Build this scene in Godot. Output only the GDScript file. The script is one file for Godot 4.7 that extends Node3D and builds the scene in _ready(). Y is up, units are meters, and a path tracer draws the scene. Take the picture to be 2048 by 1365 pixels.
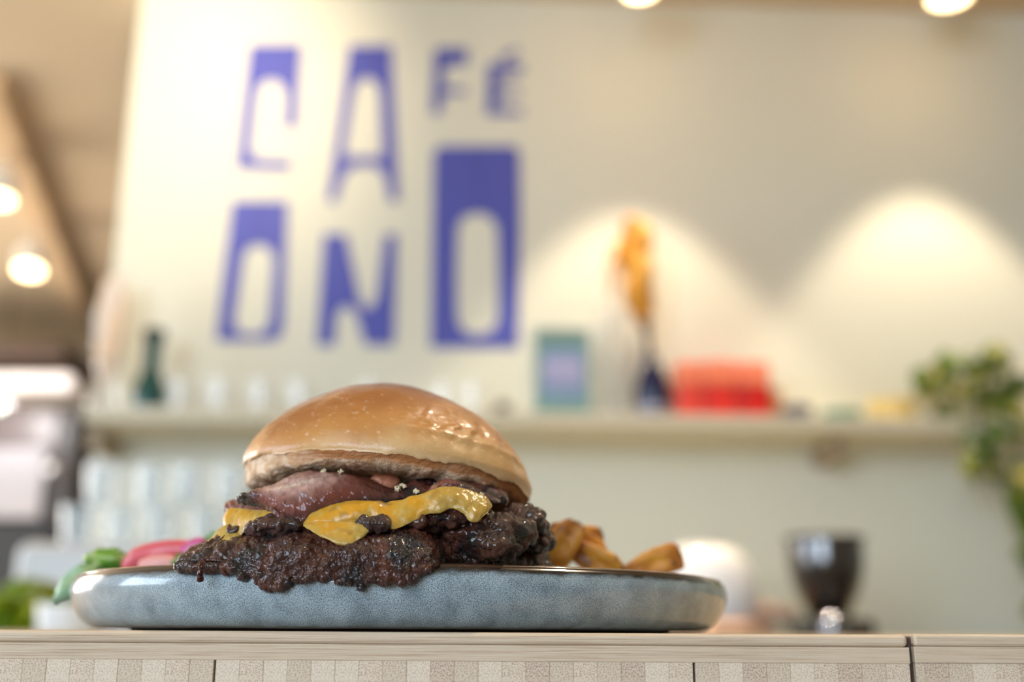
extends Node3D

# ---------------------------------------------------------------- camera numbers
const F := 2213.0            # focal length in pixels of the 2048-wide frame
const PITCH := 0.26020
const ROLL := 0.0059
const T := 1.0               # height of the bamboo counter
const CAM := Vector3(0, T - 0.0008, 0)
const WALL_D := 2.6
const WALL_K := 0.044
const PLATE := Vector3(-0.0429, T, -0.4693)
const RIM_R := 0.1285
const RIM_H := 0.0204
const BURGER := Vector3(-0.0446, T, -0.405)

var used := {}
var M := {}
var n1 := FastNoiseLite.new()
var n2 := FastNoiseLite.new()
var cell := FastNoiseLite.new()
var rng := RandomNumberGenerator.new()


func _ready() -> void:
	rng.seed = 7
	light_and_camera()
	noises()
	materials()
	room()
	sign_letters()
	shelf_and_things()
	back_counter()
	kitchen()
	counter()
	plate()
	burger()
	sides()


func light_and_camera() -> void:
	var cam := Camera3D.new()
	cam.name = "camera"
	var at_ := CameraAttributesPhysical.new()
	at_.frustum_focal_length = 12.0 / (682.5 / F)
	at_.frustum_focus_distance = 0.340
	at_.exposure_aperture = 4.8
	at_.frustum_near = 0.02
	at_.frustum_far = 60.0
	cam.attributes = at_
	add_child(cam)
	cam.position = CAM
	cam.rotation = Vector3(PITCH, 0, ROLL)
	cam.current = true
	var we := WorldEnvironment.new()
	we.name = "environment"
	var e := Environment.new()
	e.background_mode = Environment.BG_SKY
	var sm := ProceduralSkyMaterial.new()
	sm.sky_top_color = Color(0.45, 0.62, 0.9)
	sm.sky_horizon_color = Color(0.85, 0.9, 0.96)
	sm.ground_bottom_color = Color(0.35, 0.35, 0.36)
	sm.ground_horizon_color = Color(0.7, 0.72, 0.75)
	sm.sky_energy_multiplier = 1.6
	e.sky = Sky.new()
	e.sky.sky_material = sm
	e.tonemap_mode = Environment.TONE_MAPPER_LINEAR
	e.tonemap_exposure = 1.0
	e.sdfgi_enabled = true
	e.ssao_enabled = true
	e.ssil_enabled = true
	we.environment = e
	add_child(we)
	# daylight standing in the window behind the photographer
	area(Vector3(-1.55, T + 0.75, 2.28), Vector2(2.3, 1.5), Vector3(0, 0, -1), Color(0.88, 0.94, 1.0), 9.5)
	# daylight of the window in the left wall
	# and of the kitchen window further back in the same wall
	area(Vector3(-3.93, T + 0.5, -3.7), Vector2(2.0, 1.7), Vector3(1, 0, 0), Color(1.0, 0.96, 0.90), 13.0)
	area(Vector3(-3.93, T + 0.65, -0.3), Vector2(1.7, 1.5), Vector3(1, 0, 0), Color(0.88, 0.94, 1.0), 4.5)


func area(p: Vector3, size: Vector2, dir: Vector3, c: Color, energy: float) -> void:
	var l := AreaLight3D.new()
	l.name = "window_daylight"
	l.area_size = size
	l.light_color = c
	l.light_energy = energy
	l.area_range = 14.0
	l.shadow_enabled = true
	add_child(l, true)
	l.position = p
	l.basis = Basis.looking_at(dir, Vector3.UP)


# ---------------------------------------------------------------- helpers
func ray(px: float, py: float) -> Vector3:
	var u := px - 1024.0
	var v := py - 682.5
	var cr := cos(ROLL)
	var sr := sin(ROLL)
	var x := (u * cr + v * sr) / F
	var y := -(-u * sr + v * cr) / F
	var c := cos(PITCH)
	var s := sin(PITCH)
	return Vector3(x, y * c + s, y * s - c)


func at(px: float, py: float, d: float) -> Vector3:
	var r := ray(px, py)
	return CAM + r * (d / -r.z)


func at_height(px: float, py: float, y: float) -> Vector3:
	var r := ray(px, py)
	return CAM + r * ((y - CAM.y) / r.y)


func column_of(p: Vector3) -> float:  # which column of the frame a place in the room falls into
	var d := -(p.z - CAM.z)
	var y := p.y - CAM.y
	return 1024.0 + F * (p.x - CAM.x) / (d * cos(PITCH) + y * sin(PITCH))


func on_wall(px: float, py: float, out := 0.0) -> Vector3:
	var r := ray(px, py)
	return CAM + r * (-(WALL_D - out) / (r.z + WALL_K * r.x))


func numbered(called: String) -> String:
	var k: int = used.get(called, 0)
	used[called] = k + 1
	return called if k == 0 else "%s_%03d" % [called, k]


func tag(o: Node3D, label: String, category := "", group := "", kind := "") -> Node3D:
	if label:
		o.set_meta("label", label)
	if category:
		o.set_meta("category", category)
	if group:
		o.set_meta("group", group)
	if kind:
		o.set_meta("kind", kind)
	return o


func thing(called: String, label: String, category: String, p := Vector3.ZERO, turn := Vector3.ZERO, group := "") -> Node3D:
	var o := Node3D.new()
	o.name = numbered(called)
	add_child(o)
	o.position = p
	o.rotation = turn
	tag(o, label, category, group)
	return o


func part(called: String, mesh: Mesh, mat: Material, parent: Node3D, p := Vector3.ZERO, turn := Vector3.ZERO) -> MeshInstance3D:
	var o := MeshInstance3D.new()
	o.name = called
	o.mesh = mesh
	o.material_override = mat
	parent.add_child(o, true)
	o.position = p
	o.rotation = turn
	return o


func solo(called: String, mesh: Mesh, mat: Material, label: String, category: String, p := Vector3.ZERO, turn := Vector3.ZERO, group := "") -> MeshInstance3D:
	var o := part(numbered(called), mesh, mat, self, p, turn)
	tag(o, label, category, group)
	return o


func struct(called: String, mesh: Mesh, mat: Material, label: String, category: String, p := Vector3.ZERO, turn := Vector3.ZERO) -> MeshInstance3D:
	var o := part(called, mesh, mat, self, p, turn)
	tag(o, label, category, "", "structure")
	return o


func arrays_mesh(P: PackedVector3Array, N: PackedVector3Array, I: PackedInt32Array, C := PackedColorArray()) -> ArrayMesh:
	var a := []
	a.resize(Mesh.ARRAY_MAX)
	a[Mesh.ARRAY_VERTEX] = P
	a[Mesh.ARRAY_NORMAL] = N
	a[Mesh.ARRAY_INDEX] = I
	if C.size():
		a[Mesh.ARRAY_COLOR] = C
	var m := ArrayMesh.new()
	m.add_surface_from_arrays(Mesh.PRIMITIVE_TRIANGLES, a)
	return m


func grid_normals(P: PackedVector3Array, nu: int, nv: int, cu: bool, cv: bool, sgn: float) -> PackedVector3Array:
	var N := PackedVector3Array()
	N.resize(nu * nv)
	for i in nu:
		var ia := (i + 1) % nu if cu else mini(i + 1, nu - 1)
		var ib := (i - 1 + nu) % nu if cu else maxi(i - 1, 0)
		for j in nv:
			var ja := (j + 1) % nv if cv else mini(j + 1, nv - 1)
			var jb := (j - 1 + nv) % nv if cv else maxi(j - 1, 0)
			var n := (P[ia * nv + j] - P[ib * nv + j]).cross(P[i * nv + ja] - P[i * nv + jb]) * 1e6
			N[i * nv + j] = n.normalized() * sgn if n.length_squared() > 1e-12 else Vector3.UP
	return N


# a surface P(u, v) on a grid; disp(P, n, u, v) moves it along its normal, col(P, u, v) is its own colour
func grid(nu: int, nv: int, f: Callable, cu := false, cv := false, sgn := 1.0, disp = null, col = null) -> ArrayMesh:
	var P := PackedVector3Array()
	P.resize(nu * nv)
	var du := 1.0 / (nu if cu else nu - 1)
	var dv := 1.0 / (nv if cv else nv - 1)
	for i in nu:
		for j in nv:
			P[i * nv + j] = f.call(i * du, j * dv)
	var N := grid_normals(P, nu, nv, cu, cv, sgn)
	var C := PackedColorArray()
	if col != null:
		C.resize(nu * nv)
		for i in nu:
			for j in nv:
				C[i * nv + j] = col.call(P[i * nv + j], i * du, j * dv)
	if disp != null:
		for i in nu:
			for j in nv:
				var k := i * nv + j
				P[k] += N[k] * float(disp.call(P[k], N[k], i * du, j * dv))
		N = grid_normals(P, nu, nv, cu, cv, sgn)
	var I := PackedInt32Array()
	for i in (nu if cu else nu - 1):
		var i2 := (i + 1) % nu
		for j in (nv if cv else nv - 1):
			var j2 := (j + 1) % nv
			var a := i * nv + j
			var b := i2 * nv + j
			var c := i2 * nv + j2
			var d := i * nv + j2
			if sgn > 0:
				I.append_array([a, c, b, a, d, c])
			else:
				I.append_array([a, b, c, a, c, d])
	return arrays_mesh(P, N, I, C)


func join(list: Array) -> ArrayMesh:
	var P := PackedVector3Array()
	var N := PackedVector3Array()
	var I := PackedInt32Array()
	var C := PackedColorArray()
	for m in list:
		var s: Array = m.surface_get_arrays(0)
		var base := P.size()
		P.append_array(s[Mesh.ARRAY_VERTEX])
		N.append_array(s[Mesh.ARRAY_NORMAL])
		if s[Mesh.ARRAY_COLOR] != null:
			C.append_array(s[Mesh.ARRAY_COLOR])
		for k in s[Mesh.ARRAY_INDEX]:
			I.append(k + base)
	return arrays_mesh(P, N, I, C if C.size() == P.size() else PackedColorArray())


func spline(pts: Array, t: float):
	var n := pts.size() - 1
	var x := clampf(t, 0, 1) * n
	var i := mini(int(x), n - 1)
	var w := x - i
	var a = pts[maxi(i - 1, 0)]
	var b = pts[i]
	var c = pts[i + 1]
	var d = pts[mini(i + 2, n)]
	return 0.5 * (2.0 * b + (c - a) * w + (2.0 * a - 5.0 * b + 4.0 * c - d) * w * w + (3.0 * b - 3.0 * c + d - a) * w * w * w)


func table(list: Array, x: float) -> float:  # straight lines through [x, y] pairs
	if x <= list[0][0]:
		return list[0][1]
	for i in list.size() - 1:
		if x <= list[i + 1][0]:
			return lerpf(list[i][1], list[i + 1][1], (x - list[i][0]) / (list[i + 1][0] - list[i][0]))
	return list[-1][1]


# profile of Vector2(r, y) turned about the y axis; closed profiles go bottom -> outside -> top
func lathe(prof: Array, segs := 48, smooth := true, per := 6) -> ArrayMesh:
	var pts := []
	if smooth:
		var n := (prof.size() - 1) * per
		for k in n + 1:
			var p: Vector2 = spline(prof, float(k) / n)
			pts.append(Vector2(maxf(p.x, 0.0), p.y))
	else:
		for k in prof.size() - 1:
			pts.append(prof[k])
			pts.append(prof[k].lerp(prof[k + 1], 0.02))
			pts.append(prof[k].lerp(prof[k + 1], 0.98))
		pts.append(prof[-1])
	var n := pts.size()
	return grid(segs, n, func(u: float, v: float) -> Vector3:
		var p: Vector2 = pts[int(round(v * (n - 1)))]
		return Vector3(p.x * sin(u * TAU), p.y, p.x * cos(u * TAU)), true, false, 1.0)


func tube(pts: Array, r0: float, r1: float, segs := 10, n := 24) -> ArrayMesh:
	return grid(segs, n + 1, func(u: float, v: float) -> Vector3:
		var p: Vector3 = spline(pts, v)
		var q: Vector3 = spline(pts, minf(v + 0.01, 1.0)) - spline(pts, maxf(v - 0.01, 0.0))
		var b := Basis.looking_at(q.normalized(), Vector3.UP if absf(q.normalized().y) < 0.95 else Vector3.RIGHT)
		var cap := sqrt(clampf(minf(v, 1.0 - v) * 14.0, 0.0, 1.0))
		return p + b * Vector3(cos(u * TAU), sin(u * TAU), 0) * lerpf(r0, r1, v) * cap, true, false, -1.0)


func rbox(size: Vector3, r: float, k := 3) -> ArrayMesh:
	var P := PackedVector3Array()
	var N := PackedVector3Array()
	var I := PackedInt32Array()
	var h := size / 2.0
	r = minf(r, minf(h.x, minf(h.y, h.z)) * 0.98)
	var n := 2 * k + 2
	for face in 6:
		var ax := face / 2
		var sg := 1.0 if face % 2 == 0 else -1.0
		var a1 := (ax + 1) % 3
		var a2 := (ax + 2) % 3
		var base := P.size()
		for i in n:
			for j in n:
				var q := Vector3.ZERO
				var core := Vector3.ZERO
				q[ax] = sg
				var ti := -1.0 + float(i) / k if i <= k else float(i - k - 1) / k
				var tj := -1.0 + float(j) / k if j <= k else float(j - k - 1) / k
				q[a1] = tan(ti * PI / 4)
				q[a2] = tan(tj * PI / 4)
				core[ax] = sg * (h[ax] - r)
				core[a1] = (-1.0 if i <= k else 1.0) * (h[a1] - r)
				core[a2] = (-1.0 if j <= k else 1.0) * (h[a2] - r)
				q = q.normalized()
				P.append(core + q * r)
				N.append(q)
		for i in n - 1:
			for j in n - 1:
				var a := base + i * n + j
				if sg > 0:
					I.append_array([a, a + n + 1, a + n, a, a + 1, a + n + 1])
				else:
					I.append_array([a, a + n, a + n + 1, a, a + n + 1, a + 1])
	return arrays_mesh(P, N, I)


func box(size: Vector3) -> BoxMesh:
	var b := BoxMesh.new()
	b.size = size
	return b


func extrude(polys: Array, depth: float) -> ArrayMesh:
	var st := SurfaceTool.new()
	st.begin(Mesh.PRIMITIVE_TRIANGLES)
	st.set_smooth_group(-1)
	for poly in polys:
		var pg: PackedVector2Array = poly
		if Geometry2D.is_polygon_clockwise(pg):
			pg.reverse()
		var tri := Geometry2D.triangulate_polygon(pg)
		for k in range(0, tri.size(), 3):
			var a := pg[tri[k]]
			var b := pg[tri[k + 1]]
			var c := pg[tri[k + 2]]
			if (b - a).cross(c - a) > 0:
				var s := b
				b = c
				c = s
			for p in [a, b, c]:
				st.add_vertex(Vector3(p.x, p.y, depth))
			for p in [a, c, b]:
				st.add_vertex(Vector3(p.x, p.y, 0))
		for k in pg.size():
			var a := pg[k]
			var b := pg[(k + 1) % pg.size()]
			for p in [Vector3(a.x, a.y, 0), Vector3(b.x, b.y, depth), Vector3(b.x, b.y, 0), Vector3(a.x, a.y, 0), Vector3(a.x, a.y, depth), Vector3(b.x, b.y, depth)]:
				st.add_vertex(p)
	st.generate_normals()
	return st.commit()


# ---------------------------------------------------------------- noise and materials
func noises() -> void:
	for n in [n1, n2]:
		n.noise_type = FastNoiseLite.TYPE_SIMPLEX_SMOOTH
		n.fractal_octaves = 3
		n.frequency = 1.0
	n2.fractal_octaves = 2
	n2.seed = 5
	cell.noise_type = FastNoiseLite.TYPE_CELLULAR
	cell.cellular_return_type = FastNoiseLite.RETURN_DISTANCE
	cell.fractal_type = FastNoiseLite.FRACTAL_NONE
	cell.frequency = 1.0


func nz(p: Vector3, s: float) -> float:
	return n1.get_noise_3d(p.x * s, p.y * s, p.z * s)


func nz2(p: Vector3, s: float) -> float:
	return n2.get_noise_3d(p.x * s + 31.0, p.y * s - 7.0, p.z * s + 3.0)


func lumps(p: Vector3, s: float) -> float:  # rounded crumbs, 0 in the joints and about 1 on top
	var d := cell.get_noise_3d(p.x * s, p.y * s, p.z * s) + 1.0
	return clampf(1.0 - d * d * 1.3, 0.0, 1.0)


func noise_tex(size: int, freq: float, type: int, octaves: int, ramp: Array = [], sd := 0) -> NoiseTexture2D:
	var t := NoiseTexture2D.new()
	t.width = size
	t.height = size
	t.seamless = true
	t.seamless_blend_skirt = 0.15
	var n := FastNoiseLite.new()
	n.noise_type = type
	n.frequency = freq
	n.fractal_octaves = octaves
	n.seed = sd
	if type == FastNoiseLite.TYPE_CELLULAR:
		n.cellular_return_type = FastNoiseLite.RETURN_DISTANCE
	if octaves <= 1:
		n.fractal_type = FastNoiseLite.FRACTAL_NONE
	t.noise = n
	if ramp.size():
		var g := Gradient.new()
		var o := PackedFloat32Array()
		var c := PackedColorArray()
		for r in ramp:
			o.append(r[0])
			c.append(r[1])
		g.offsets = o
		g.colors = c
		t.color_ramp = g
	return t


func mat(c: Color, rough := 0.6, metal := 0.0) -> StandardMaterial3D:
	var m := StandardMaterial3D.new()
	m.albedo_color = c
	m.roughness = rough
	m.metallic = metal
	return m


func lin(c: Color) -> Color:
	return c.srgb_to_linear()


func triplanar(m: StandardMaterial3D, s: Vector3) -> void:
	m.uv1_triplanar = true
	m.uv1_scale = s


func bump(m: StandardMaterial3D, t: Texture2D, cm: float) -> void:
	m.heightmap_enabled = true
	m.heightmap_texture = t
	m.heightmap_scale = cm


func glow(c: Color, k: float) -> StandardMaterial3D:
	var m := mat(Color(0.9, 0.9, 0.88), 0.5)
	m.emission_enabled = true
	m.emission = c
	m.emission_energy_multiplier = k
	return m


func glass(c: Color, a: float) -> StandardMaterial3D:
	var m := mat(Color(c.r, c.g, c.b, a), 0.03)
	m.transparency = BaseMaterial3D.TRANSPARENCY_ALPHA
	return m


func materials() -> void:
	M.wall = mat(Color(0.862, 0.868, 0.812), 0.85)
	triplanar(M.wall, Vector3(3, 3, 3))
	bump(M.wall, noise_tex(256, 0.06, FastNoiseLite.TYPE_SIMPLEX_SMOOTH, 3), 0.05)
	M.side_wall = mat(Color(0.84, 0.81, 0.75), 0.9)
	M.ceiling = mat(Color(0.82, 0.74, 0.62), 0.85)
	M.beam = mat(Color(0.84, 0.72, 0.57), 0.7)
	M.floor = mat(Color(0.52, 0.47, 0.42), 0.6)
	M.letter = mat(Color(0.30, 0.33, 0.69), 0.6)
	M.shelf = mat(Color(0.84, 0.81, 0.71), 0.6)
	M.white = mat(Color(0.9, 0.9, 0.88), 0.35)
	M.black = mat(Color(0.05, 0.05, 0.05), 0.4)
	M.steel = mat(Color(0.75, 0.75, 0.76), 0.28, 1.0)
	M.glass = glass(Color(0.93, 0.97, 0.97), 0.10)
	M.pane = glass(Color(1, 1, 1), 0.04)

	# bamboo: long grain of the edge strip
	M.strip = mat(Color(1, 1, 1), 0.55)
	M.strip.albedo_texture = noise_tex(1024, 0.012, FastNoiseLite.TYPE_SIMPLEX_SMOOTH, 5, [[0.0, Color(0.52, 0.38, 0.27)], [0.20, Color(0.67, 0.55, 0.43)], [0.32, Color(0.79, 0.71, 0.60)], [0.58, Color(0.83, 0.76, 0.66)], [0.75, Color(0.78, 0.70, 0.59)], [1.0, Color(0.87, 0.81, 0.72)]], 3)
	triplanar(M.strip, Vector3(1.6, 330, 330))
	bump(M.strip, noise_tex(512, 0.02, FastNoiseLite.TYPE_SIMPLEX_SMOOTH, 4), 0.015)
	# bamboo end grain: brown pores in pale wood, a few tones
	M.block = []
	var tones := [Color(0.82, 0.755, 0.66), Color(0.79, 0.725, 0.63), Color(0.84, 0.78, 0.69), Color(0.775, 0.70, 0.61)]
	for k in 4:
		var b: Color = tones[k]
		var d := [Color(0.55, 0.43, 0.36), Color(0.60, 0.50, 0.41), Color(0.68, 0.59, 0.50), Color(0.48, 0.36, 0.31)]
		var m := mat(Color(1, 1, 1), 0.7)
		var t := noise_tex(512, 0.04, FastNoiseLite.TYPE_CELLULAR, 1, [[0.0, d[k]], [0.11, d[k].lerp(b, 0.2)], [0.28, b], [1.0, b.lightened(0.10)]], 11 + k)
		m.albedo_texture = t
		triplanar(m, Vector3(84, 72, 84))
		bump(m, noise_tex(512, 0.04, FastNoiseLite.TYPE_CELLULAR, 1, [], 11 + k), 0.006)
		M.block.append(m)
	M.wood_dark = mat(Color(0.26, 0.20, 0.16), 0.7)

	# reactive glaze of the plate: pale blue grey over dark specks
	M.glaze = mat(Color(1, 1, 1), 0.20)
	M.glaze.albedo_texture = noise_tex(1024, 0.20, FastNoiseLite.TYPE_SIMPLEX_SMOOTH, 2, [[0.0, Color(0.16, 0.19, 0.21)], [0.32, Color(0.24, 0.28, 0.30)], [0.44, Color(0.60, 0.67, 0.69)], [0.58, Color(0.79, 0.85, 0.86)], [1.0, Color(0.90, 0.94, 0.92)]])
	triplanar(M.glaze, Vector3(14, 14, 14))
	M.glaze.detail_enabled = true
	M.glaze.detail_blend_mode = BaseMaterial3D.BLEND_MODE_MUL
	M.glaze.detail_albedo = noise_tex(512, 0.012, FastNoiseLite.TYPE_SIMPLEX_SMOOTH, 3, [[0.0, Color(0.60, 0.63, 0.66)], [0.5, Color(0.84, 0.865, 0.885)], [1.0, Color(0.97, 0.985, 1.0)]], 4)
	M.glaze.uv2_triplanar = true
	M.glaze.uv2_scale = Vector3(9, 18, 9)
	M.glaze.vertex_color_use_as_albedo = true
	M.glaze.clearcoat_enabled = true
	M.glaze.clearcoat = 0.6
	M.glaze.clearcoat_roughness = 0.04
	M.rim = mat(Color(0.30, 0.20, 0.125), 0.3)
	M.rim.clearcoat_enabled = true
	M.rim.clearcoat_roughness = 0.06
	M.rim.albedo_texture = noise_tex(512, 0.06, FastNoiseLite.TYPE_SIMPLEX_SMOOTH, 3, [[0.0, Color(0.45, 0.4, 0.4)], [0.5, Color(0.85, 0.8, 0.75)], [1.0, Color(1, 1, 1)]], 9)
	triplanar(M.rim, Vector3(16, 60, 16))

	var fine := noise_tex(512, 0.05, FastNoiseLite.TYPE_SIMPLEX_SMOOTH, 4, [], 21)
	M.meat = mat(Color(1, 1, 1), 0.34)
	M.meat.clearcoat_enabled = true
	M.meat.clearcoat = 0.65
	M.meat.clearcoat_roughness = 0.06
	M.meat.vertex_color_use_as_albedo = true
	M.meat.metallic_specular = 0.45
	triplanar(M.meat, Vector3(110, 110, 110))
	bump(M.meat, fine, 0.05)
	M.crust = mat(Color(1, 1, 1), 0.36)
	M.crust.vertex_color_use_as_albedo = true
	M.crust.clearcoat_enabled = true
	M.crust.clearcoat = 0.4
	M.crust.clearcoat_roughness = 0.2
	triplanar(M.crust, Vector3(75, 75, 75))
	bump(M.crust, fine, 0.014)
	M.crumb = mat(Color(1, 1, 1), 0.85)
	M.crumb.vertex_color_use_as_albedo = true
	triplanar(M.crumb, Vector3(70, 70, 70))
	bump(M.crumb, noise_tex(512, 0.05, FastNoiseLite.TYPE_CELLULAR, 2, [], 8), 0.035)
	M.cheese = mat(Color(1, 1, 1), 0.28)
	M.cheese.vertex_color_use_as_albedo = true
	M.cheese.subsurf_scatter_enabled = true
	M.cheese.subsurf_scatter_strength = 0.15
	triplanar(M.cheese, Vector3(60, 60, 60))
	bump(M.cheese, fine, 0.006)
	M.bacon = mat(Color(1, 1, 1), 0.3)
	M.bacon.clearcoat_enabled = true
	M.bacon.clearcoat = 0.6
	M.bacon.clearcoat_roughness = 0.08
	M.bacon.vertex_color_use_as_albedo = true
	triplanar(M.bacon, Vector3(190, 190, 190))
	bump(M.bacon, fine, 0.035)
	M.plain = mat(Color(1, 1, 1), 0.45)
	M.plain.vertex_color_use_as_albedo = true
	M.leaf = mat(Color(1, 1, 1), 0.4)
	M.leaf.vertex_color_use_as_albedo = true
	M.leaf.backlight_enabled = true
	M.leaf.backlight = Color(0.45, 0.5, 0.3)


# ---------------------------------------------------------------- the room
func room() -> void:
	var top := T + 1.63
	var yaw := atan(WALL_K)
	var left := on_wall(251, 256)
	struct("floor", box(Vector3(8.2, 0.1, 9.4)), M.floor, "grey brown cafe floor below the counter", "floor", Vector3(0, -0.05, -2.1))
	struct("ceiling", box(Vector3(8.2, 0.12, 9.4)), M.ceiling, "tan cafe ceiling above the sign wall", "ceiling", Vector3(0, top + 0.06, -2.1))
	var w := 3.95 - left.x
	struct("wall_back", box(Vector3(w, top, 0.16)), M.wall, "cream wall behind the bar carrying the blue lettering", "wall", Vector3(left.x + w / 2, top / 2, -WALL_D - WALL_K * (left.x + w / 2) - 0.08), Vector3(0, yaw, 0))
	struct("wall_left", wall_with_holes(-6.8, 2.6, top, [-4.75, -2.65, -0.4, T + 1.4], [-1.2, 0.6, T - 0.15, T + 1.4]), M.side_wall, "side wall with two windows on the left", "wall", Vector3(-4.0, 0, 0), Vector3(0, -PI / 2, 0))
	struct("wall_right", box(Vector3(0.12, top, 9.4)), M.side_wall, "plain side wall on the right", "wall", Vector3(4.0, top / 2, -2.1))
	struct("wall_far", box(Vector3(5.5, top, 0.12)), M.side_wall, "far tan wall of the kitchen", "wall", Vector3(-1.3, top / 2, -6.5))
	struct("wall_front", front_wall(top), M.side_wall, "street wall with one wide window", "wall", Vector3(0, 0, 2.4))
	var k := 1
	for d in [[Vector3(-1.55, T + 0.75, 2.4), Vector2(2.4, 1.6), 0.0], [Vector3(-4.0, T + 0.625, -0.3), Vector2(1.8, 1.55), PI / 2], [Vector3(-4.0, T + 0.5, -3.7), Vector2(2.1, 1.8), PI / 2]]:
		var o := thing("window_%d" % k, "", "", d[0], Vector3(0, d[2], 0))
		o.set_meta("kind", "structure")
		o.set_meta("label", ["wide street window behind the photographer", "window in the left side wall", "kitchen window in the left side wall"][k - 1])
		var s: Vector2 = d[1]
		for sx in [-1, 0, 1]:
			part("window_frame", box(Vector3(0.05, s.y, 0.06)), M.white, o, Vector3(sx * (s.x / 2 - 0.025), 0, 0))
		for sy in [-1, 1]:
			part("window_frame", box(Vector3(s.x - 0.1, 0.05, 0.06)), M.white, o, Vector3(0, sy * (s.y / 2 - 0.025), 0))
		for sx in [-1, 1]:
			part("pane", box(Vector3(s.x / 2 - 0.07, s.y - 0.1, 0.006)), M.pane, o, Vector3(sx * s.x / 4, 0, 0))
		k += 1
	# ceiling beam running back over the kitchen
	var a := at_height(10, 250, top - 0.03)
	var b := at_height(150, 590, top - 0.03)
	var beam := struct("trim_1", rbox(Vector3(0.09, 0.06, a.distance_to(b) + 0.6), 0.01), M.beam, "orange brown wooden beam under the ceiling", "beam", (a + b) / 2)
	beam.rotation.y = atan2(a.x - b.x, a.z - b.z)

	# track spots: white cans with a glowing face
	var L := [
		[at(1280, -16, 2.30), Vector3(0.02, -1, -0.05), 36.0, 0.88, "white ceiling spotlight above the dried flower vase", 0.036],
		[at(1898, -4, 2.36), Vector3(0.0, -1, -0.05), 36.0, 0.96, "white ceiling spotlight above the trailing plant", 0.045],
		[at(430, -350, 1.75), on_wall(300, 200) - at(430, -350, 1.75), 50.0, 1.0, "white ceiling spotlight washing the blue lettering", 0.04, 1.0],
		[at(58, 541, 4.2), Vector3(0.1, -1, 0.3), 50.0, 1.2, "far ceiling spotlight over the kitchen beside the beam", 0.05],
		[at(-6, 400, 3.5), Vector3(0.1, -1, 0.1), 50.0, 1.2, "ceiling spotlight over the kitchen at the left edge", 0.05],
	]
	for i in L.size():
		var d: Array = L[i]
		spot_lamp(d[0], d[1].normalized(), d[2], d[3], d[4], d[5], top, d[6] if d.size() > 6 else 0.35)
	spot_lamp(Vector3(at(1400, 1200, 1.9).x, top - 0.14, -1.85), Vector3(0.02, -1, -0.06).normalized(), 24.0, 2.0, "ceiling spotlight shining down on the white boiler", 0.04, top, 0.6)
	# two more cans over the customers' side, behind the frame
	spot_lamp(Vector3(0.75, top - 0.14, -0.75), Vector3(-0.25, -1, 0.12).normalized(), 42.0, 1.6, "ceiling spotlight above the right of the bamboo counter", 0.04, top)


func spot_lamp(p: Vector3, dir: Vector3, cone: float, energy: float, label: String, r: float, top: float, soft := 0.35) -> void:
	var o := thing("ceiling_spotlight", label, "spotlight", p, Vector3.ZERO, "ceiling spotlights")
	var b := Basis(Quaternion(Vector3.DOWN, dir))
	var can := part("lamp_can", lathe([Vector2(r * 1.02, 0.0), Vector2(r * 1.12, 0.0), Vector2(r * 1.12, 0.09), Vector2(r * 0.7, 0.11), Vector2(0.0, 0.112)], 28, false), M.white, o)
	can.basis = b
	var bulb := part("lamp_bulb", lathe([Vector2(0, -0.006), Vector2(r * 0.6, -0.003), Vector2(r, 0.004), Vector2(r, 0.012), Vector2(0, 0.014)], 28, false), glow(Color(1.0, 0.86, 0.66), 9.0), o)
	bulb.basis = b
	var stem := top - p.y - 0.05
	if stem > 0.0:
		part("stem", tube([Vector3(0, 0.05, 0), Vector3(0, 0.05 + stem * 0.5, 0), Vector3(0, 0.05 + stem, 0)], 0.008, 0.008, 8, 6), M.white, o)
	var l := SpotLight3D.new()
	l.name = "lamp_beam"
	l.light_color = Color(1.0, 0.91, 0.79)
	l.light_energy = energy
	l.spot_angle = cone
	l.spot_angle_attenuation = soft
	l.spot_range = 9.0
	l.spot_attenuation = 2.0
	l.light_size = r * 0.8
	l.shadow_enabled = true
	o.add_child(l)
	l.position = dir * 0.02
	l.basis = Basis.looking_at(dir, Vector3.RIGHT)
	# what the frosted rim of the can lets out sideways
	var g := OmniLight3D.new()
	g.name = "lamp_spill"
	g.light_color = Color(1.0, 0.78, 0.50)
	g.light_energy = 0.03
	g.light_size = r * 0.8
	g.omni_range = 9.0
	g.shadow_enabled = true
	o.add_child(g)
	g.position = dir * 0.02


func wall_with_holes(x0: float, x1: float, top: float, g: Array, h: Array) -> ArrayMesh:
	# runs along its own x; the node turns it
	return extrude([rect(x0, 0, g[0], top), rect(g[1], 0, h[0], top), rect(h[1], 0, x1, top), rect(g[0], 0, g[1], T - 0.4), rect(g[0], g[3], g[1], top), rect(h[0], 0, h[1], h[2]), rect(h[0], h[3], h[1], top)], 0.12)


func front_wall(top: float) -> ArrayMesh:
	return extrude([rect(-4.1, 0, -2.75, top), rect(-0.35, 0, 4.1, top), rect(-2.75, 0, -0.35, T - 0.05), rect(-2.75, T + 1.55, -0.35, top)], 0.12)


func rect(x0: float, y0: float, x1: float, y1: float) -> PackedVector2Array:
	return PackedVector2Array([Vector2(x0, y0), Vector2(x1, y0), Vector2(x1, y1), Vector2(x0, y1)])


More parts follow.
